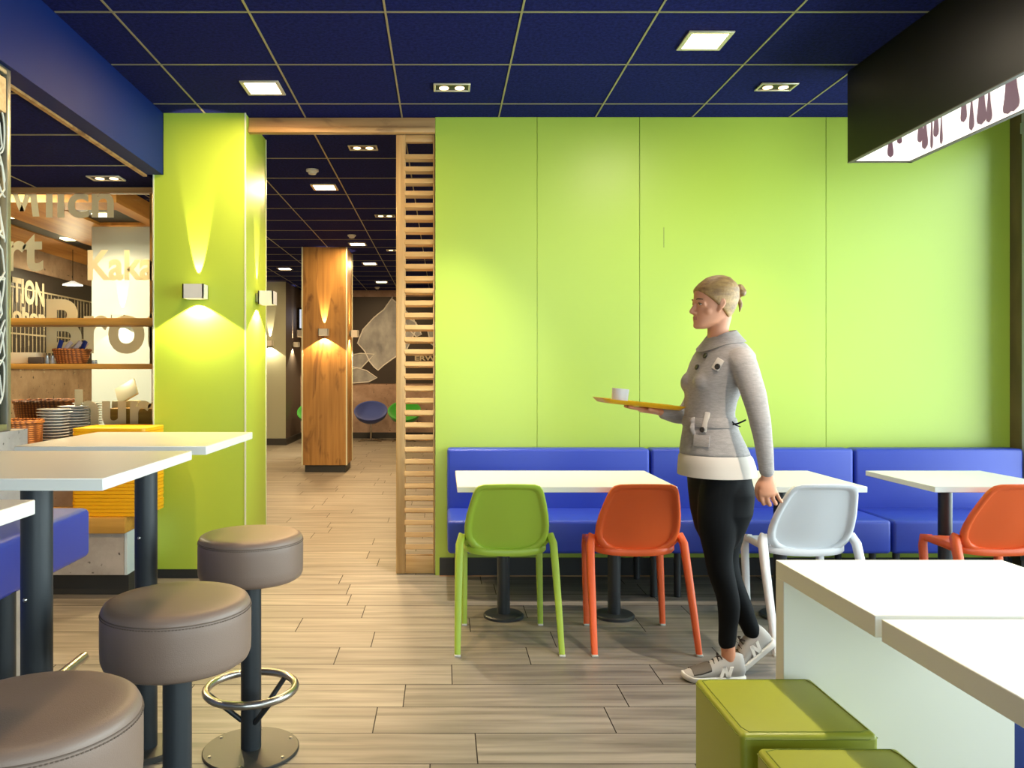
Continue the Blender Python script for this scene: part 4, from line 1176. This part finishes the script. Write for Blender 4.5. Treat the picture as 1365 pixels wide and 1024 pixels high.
for s in (-1, 1):
    bm = new(); sphere(bm, H(.0685, s * .031, .1045), .0108, 16); e = link('eye', bm, M['eye'], woman)
    bm = new(); sphere(bm, H(.0750, s * .0315, .1035), .0055, 12); link('iris', bm, M['iris'], e)
    bm = new(); chain(bm, [H(.086, s * .014, .1225), H(.0855, s * .028, .1265), H(.072, s * .046, .123)], [.0022, .0032, .002], seg=8); link('eyebrow', bm, M['brow'], woman)
    bm = new(); chain(bm, [H(.0805, s * .019, .1045), H(.0825, s * .031, .1085), H(.0715, s * .044, .104)], [.0016, .0026, .0016], seg=8); link('eyelashes', bm, M['brow'], woman)
# hair drawn back into a small bun
bm = new(); loft(bm, [hring(z + (.006 if z > .2 else 0), f, b, hw, .0085) for z, f, b, hw in HP])
bmesh.ops.bisect_plane(bm, geom=list(bm.verts) + list(bm.edges) + list(bm.faces), plane_co=H(.086, 0, .166), plane_no=(Hf * .70 + Vector((0, 0, -.74))), clear_outer=True)
bmesh.ops.bisect_plane(bm, geom=list(bm.verts) + list(bm.edges) + list(bm.faces), plane_co=H(0, 0, .036), plane_no=(0, 0, -1), clear_outer=True)
es = [e for e in bm.edges if e.is_boundary]; bmesh.ops.holes_fill(bm, edges=es)
for s in (-1, 1): chain(bm, [H(.034, s * .067, .135), H(.022, s * .0715, .118), H(.004, s * .073, .125)], [.008, .007, .008], seg=10)
hr = remesh(bm, .004, 6); hair = link('hair', hr, M['hair'], woman, ang=180)
bm = new(); cb = P(988, 387, WY)
for k in range(5):
    a = k * 1.25
    chain(bm, [cb + Vector((.010 * math.cos(a + t) , .018 * math.sin(a + t * 1.4), .016 * math.sin(t + a))) for t in (0, .8, 1.6, 2.4)], [.010, .0135, .0135, .009], seg=10)
chain(bm, [P(978, 391, WY), cb], [.016, .014], seg=12)
chain(bm, [P(982, 394, WY), P(987, 405, WY - .01), P(986, 416, WY - .01)], [.010, .010, .003], seg=10)
link('hair_bun', remesh(bm, .004, 4), M['hair'], hair, ang=180)
# jacket
bm = new()
loft(bm, [sec(y, xf, xb, hw) for y, xf, xb, hw in SL if y < 610] if False else [sec(y, xf, xb, hw) for y, xf, xb, hw in SL[2:]])
sl = [(.056, .060), (.049, .050), (.042, .043), (.035, .036), (.029, .030)]
chain(bm, armL, sl, side=Sv, seg=26); chain(bm, armR, [.064, .054, .046, .041, .030], side=Sv, seg=26)
sphere(bm, P(988, 482, 3.275), .060, 18); sphere(bm, P(957, 482, 3.575), .060, 18)
for s in (-1, 1): sphere(bm, P(932, 511, WY) + Sv * s * .052 , .053, 18, (1, 1.15, 1.05))
jk = remesh(bm, .006, 7); jack = link('jacket', jk, M['knit'], woman, ang=180)
dgj = BVHTree.FromPolygons([v.co + woman.location for v in jack.data.vertices], [tuple(p.vertices) for p in jack.data.polygons])
camp = Vector((0, 0, HC))
def onj(px, py):
    d = (P(px, py, 3.0) - camp).normalized(); return dgj.ray_cast(camp, d)
bm = new(); loft(bm, [sec(633, 906.5, 1003.5, .168), sec(620, 907, 1002, .1645), sec(609, 908, 998, .159), sec(605, 910, 994.5, .154)], cap0=True, cap1=True)
link('hem_panel', bm, M['hem'], jack)
def band(name, y0, y1, m, grow, parent, bulge=.003):
    def at(y):
        for (ya, a, b, h), (yb, c, d, g) in zip(SL[:-1], SL[1:]):
            if yb <= y <= ya:
                u = (ya - y) / (ya - yb); return a + (c - a) * u, b + (d - b) * u, h + (g - h) * u
    bm = new(); rings = []
    for u in (0, .12, .5, .88, 1):
        y = y0 + (y1 - y0) * u; xf, xb, hw = at(y); g = grow + bulge * math.sin(PI * u)
        rings.append(sec(y, xf - g / .0032, xb + g / .0032, hw + g))
    loft(bm, rings); return link(name, bm, m, parent)
blt = band('belt', 568, 556, M['knit'], .003, jack)
def patch(name, px, py, w, h, m, parent, rot=0, thick=.004):
    hit, nrm, *_ = onj(px, py)
    if hit is None: return None
    up = (Vector((0, 0, 1)) - nrm * nrm.z).normalized(); rt = up.cross(nrm)
    R = Matrix.Rotation(rot, 3, nrm); up = R @ up; rt = R @ rt
    M4 = Matrix(((rt.x, up.x, nrm.x, hit.x), (rt.y, up.y, nrm.y, hit.y), (rt.z, up.z, nrm.z, hit.z), (0, 0, 0, 1)))
    bm = new(); box(bm, -w / 2, w / 2, -h / 2, h / 2, -thick, thick, bev=min(thick * .8, .003), M4=M4)
    return link(name, bm, m, parent)
def button(px, py):
    hit, nrm, *_ = onj(px, py)
    if hit is None: return
    q = nrm.to_track_quat('Z', 'Y').to_matrix().to_4x4()
    bm = new(); lathe(bm, [(.012, 0), (.0125, .003), (.010, .006), (.004, .0045)], hit + nrm * .003, 18, M4=q); link('button', bm, M['button'], jack)
patch('pocket_flap', 957, 486, .036, .050, M['hem'], jack, rot=-.5)
patch('strap', 941, 563, .022, .085, M['hem'], jack, rot=-.15, thick=.007)
patch('pocket', 935, 588, .075, .05, M['knit'], jack, thick=.003)
for b in ((941, 475), (930, 490), (957, 489), (937, 573)): button(*b)
hit, nrm, *_ = onj(925, 562); kn = hit if hit else P(925, 562, 3.35)
bm = new(); sphere(bm, kn, .018, 14, (1, .8, 1.1))
chain(bm, [kn, kn + Vector((-.012, -.012, -.03)), kn + Vector((.004, -.012, -.065))], [.008, .011, .010], seg=10); chain(bm, [kn, kn + Vector((.018, -.014, -.022)), kn + Vector((.028, -.010, -.05))], [.008, .011, .009], seg=10)
link('belt_knot', remesh(bm, .004, 3), M['knit'], blt, ang=180)
bm = new(); tube(bm, [P(976, 566, 3.30), P(983, 565, 3.29), P(990, 562, 3.29), P(994, 560, 3.295)], .0035, 8); tube(bm, [P(976, 562, 3.30), P(981, 567, 3.29), P(987, 569, 3.29)], .0025, 8)
link('drawcord', bm, M['legging'], jack)
# collar
bm = new(); rings = []
cc = P(961, 452, WY)
for (dz, a, b) in ((-.022, .098, .118), (-.004, .084, .098), (.020, .067, .074), (.027, .062, .067), (.020, .056, .061), (-.02, .064, .074)):
    ring = []
    for j in range(48):
        th = 2 * PI * j / 48; c_, s_ = math.cos(th), math.sin(th)
        ring.append(cc + Fv * c_ * a + Sv * s_ * b + Vector((0, 0, dz - .034 * max(0, c_) ** 2 + .012 * max(0, -c_))))
    rings.append(ring)
loft(bm, rings); link('collar', bm, M['knit'], jack, ang=60)
# leggings
bm = new()
loft(bm, [sec(728, 940, 978, .075), sec(706, 930, 989, .118), sec(682, 925, 997, .148), sec(655, 922, 1000, .155), sec(632, 920, 995, .146), sec(618, 922, 990, .140)])
chain(bm, legL, [(.090, .086), (.086, .080), (.055, .056), (.046, .048), (.038, .036), (.036, .035)], side=Sv, seg=26)
chain(bm, legR, [(.092, .086), (.086, .080), (.057, .056), (.048, .048), (.039, .036), (.036, .035)], side=Sv, seg=26)
link('leggings', remesh(bm, .0055, 6), M['legging'], woman, ang=180)
# running shoes
def shoe(toe, heel, Y, pitch, yawd=0):
    L = .262
    a = P(heel[0], heel[1], Y); b = P(toe[0], toe[1], Y)
    R = Matrix.Translation(a) @ Matrix.Rotation(pitch, 4, 'Y') @ Matrix.Rotation(math.radians(yawd), 4, 'Z')
    prof = [(0, .018, .030, .070), (.008, .028, .018, .108), (.03, .035, .014, .116), (.055, .036, .014, .106), (.085, .037, .014, .102), (.115, .039, .014, .096), (.15, .042, .013, .074), (.19, .046, .012, .056), (.225, .043, .011, .046), (.25, .030, .012, .038), (.262, .014, .016, .028)]
    def ringt(t, hw, zb, zt, g=0):
        out = []
        for j in range(28):
            th = 2 * PI * j / 28; c_, s_ = math.cos(th), math.sin(th)
            c_ = math.copysign(abs(c_) ** .8, c_); s_ = math.copysign(abs(s_) ** .8, s_)
            zz = (zb + zt) / 2 + (zt - zb) / 2 * s_
            w_ = (hw + g) * (1 - .28 * max(0, s_))
            out.append(R @ Vector((-t, w_ * c_, zz)))
        return out
    bm = new(); loft(bm, [ringt(*p) for p in prof]); s = link('shoe', bm, M['shoe'], woman, ang=60)
    bm = new()
    def sring(z, g):
        pts = []
        up = [(t, hw + g) for t, hw, *_ in prof]
        poly = [(-g * .8, .0)] + up + [(L + g, 0)] + [(t, -w_) for t, w_ in reversed(up)]
        return [R @ Vector((-t, w_, z + (.012 * max(0, (t - .2) / .06) ** 2))) for t, w_ in poly]
    loft(bm, [sring(.000, .000), sring(.006, .004), sring(.019, .0035), sring(.023, .0)]); link('sole', bm, M['sole'], s)
    bm = new()
    for q in range(5):
        t = .116 + q * .017; zt = .097 - q * .0115
        tube(bm, [R @ Vector((-t, -.022, zt - .010)), R @ Vector((-t, 0, zt + .003)), R @ Vector((-t, .022, zt - .010))], .0028, 6)
    for sgn in (-1, 1): chain(bm, [R @ Vector((-.114, 0, .099)), R @ Vector((-.110, sgn * .018, .107)), R @ Vector((-.103, sgn * .026, .098))], [.003, .004, .003], seg=8)
    link('laces', bm, M['lace'], s)
    bm = new(); 
    for t0, t1 in ((.14, .235),):
        rr = [ringt(t, hw, zb + (zt - zb) * .45, zt + .0015, .0012) for t, hw, zb, zt in prof if t0 <= t <= t1]
        loft(bm, rr)
    link('toe_overlay', bm, M['shoe_dark'], s)
    # bold slanted letter on the outer side
    bm = new()
    for side in (-1,):
        for poly in ([(0, 0), (.011, 0), (.011, .034), (0, .034)], [(.0, .034), (.012, .034), (.036, 0), (.024, 0)], [(.025, 0), (.036, 0), (.036, .034), (.025, .034)]):
            top = []; bot = []
            for (x_, z_) in [(a_ * 1.25, b_ * 1.3) for a_, b_ in poly]:
                sh = -.012 * z_ / .034
                t = .118 - x_ + sh + .0
                hwv = .0395
                zz = .024 + z_; lean = 1 - .28 * max(0, (zz - .056) / .044)
                top.append(bm.verts.new(R @ Vector((-t, side * (hwv * lean + .0016), zz)))); bot.append(bm.verts.new(R @ Vector((-t, side * (hwv * lean - .004), zz))))
            n_ = len(top); bm.faces.new(top); bm.faces.new(list(reversed(bot)))
            for i in range(n_): bm.faces.new((top[i], top[(i + 1) % n_], bot[(i + 1) % n_], bot[i]))
    link('emblem', bm, M['emblem'], s)
    return s
shoe((914, 905), (992, 906.5), 3.365, 0)
shoe((990, 895), (1033, 856), 3.46, math.radians(-38))
# yellow tray, mug and napkin carried on the right hand
bm = new()
def rring(hw, hd_, z, r=.035):
    out = []
    for (sx, sy, a0) in ((1, 1, 0), (-1, 1, 90), (-1, -1, 180), (1, -1, 270)):
        for j in range(7):
            a = math.radians(a0 + j * 15); out.append(TT(sx * (hw - r) + r * math.cos(a), sy * (hd_ - r) + r * math.sin(a), z))
    return out
loft(bm, [rring(.165, .12, -.009), rring(.183, .138, .006), rring(.185, .140, .010), rring(.181, .136, .010), rring(.165, .12, -.004)])
tag(link('serving_tray', bm, M['yellow']), 'yellow plastic tray carried level on the woman\'s right hand', 'tray')
mg = thing('mug', 'white mug standing on the tray the woman carries', 'mug', TT(-.085, -.01, -.003))
def tl(r, z): return (r, z)
bm = new(); lathe(bm, [(.030, 0), (.036, .006), (.0375, .06), (.0365, .064), (.034, .06), (.032, .008)], TT(-.085, -.01, -.0035), 32, M4=Matrix.Rotation(tr, 4, 'Y')); link('mug_body', bm, M['plate'] if False else M['ch_white'], mg)
bm = new(); c0 = TT(-.085, -.01, -.0035)
tube(bm, [c0 + Vector((.030 * math.cos(.6) + .0, .034, .05)), c0 + Vector((.030, .052, .046)), c0 + Vector((.030, .054, .026)), c0 + Vector((.028, .032, .015))], .005, 10); link('mug_handle', bm, M['ch_white'], mg)
bm = new(); box(bm, -.05, .09, -.06, .05, -.0035, .0005, bev=.001, seg=1, M4=TM @ Matrix.Rotation(.15, 4, 'Z'))
tag(link('paper_napkin', bm, M['cream'] if False else M['plaster']), 'folded white paper napkin lying on the carried tray', 'napkin')

# ================================================================= LIGHT, CAMERA
w = bpy.data.worlds.new('daylight'); scene.world = w; w.use_nodes = True
wn = w.node_tree; bg = wn.nodes['Background']
sky = wn.nodes.new('ShaderNodeTexSky'); sky.sky_type = 'HOSEK_WILKIE'; sky.sun_direction = (0.3, -0.7, 0.65); sky.turbidity = 6
wn.links.new(sky.outputs['Color'], bg.inputs['Color']); bg.inputs['Strength'].default_value = 0.4
lamp('AREA', 'window_daylight', (XR + .16, 1.7, 1.55), 470, DAY, None, shape='RECTANGLE', size=5.6, size_y=2.6, rot=(0, math.radians(90), 0), spread=math.radians(170))
bpy.data.lights['window_daylight'].size = 2.6; bpy.data.lights['window_daylight'].size_y = 7.0
lamp('AREA', 'shopfront_daylight', (1.5, YB - .35, 1.2), 210, (.76, .88, 1.0), None, shape='RECTANGLE', size=3.8, size_y=2.3, rot=(math.radians(90), 0, 0))

cam = bpy.data.cameras.new('camera'); co = bpy.data.objects.new('camera', cam); C.objects.link(co)
co.location = (0, 0, HC); co.rotation_euler = (math.radians(90), 0, 0)
cam.sensor_width = 36; cam.sensor_fit = 'HORIZONTAL'; cam.lens = F_PX / 1365 * 36
cam.shift_x = (682.5 - CX) / 1365; cam.shift_y = -(512 - CY) / 1365
cam.clip_start = .05
scene.camera = co
vs = scene.view_settings
vs.view_transform = 'Standard'; vs.look = 'None'; vs.exposure = 0.1; vs.gamma = 1.0; vs.use_curve_mapping = False
scene.display_settings.display_device = 'sRGB'
cy = scene.cycles
cy.use_denoising = True; cy.max_bounces = 8; cy.diffuse_bounces = 4; cy.glossy_bounces = 3; cy.transparent_max_bounces = 12; cy.sample_clamp_indirect = 6
cy.caustics_reflective = False; cy.caustics_refractive = False
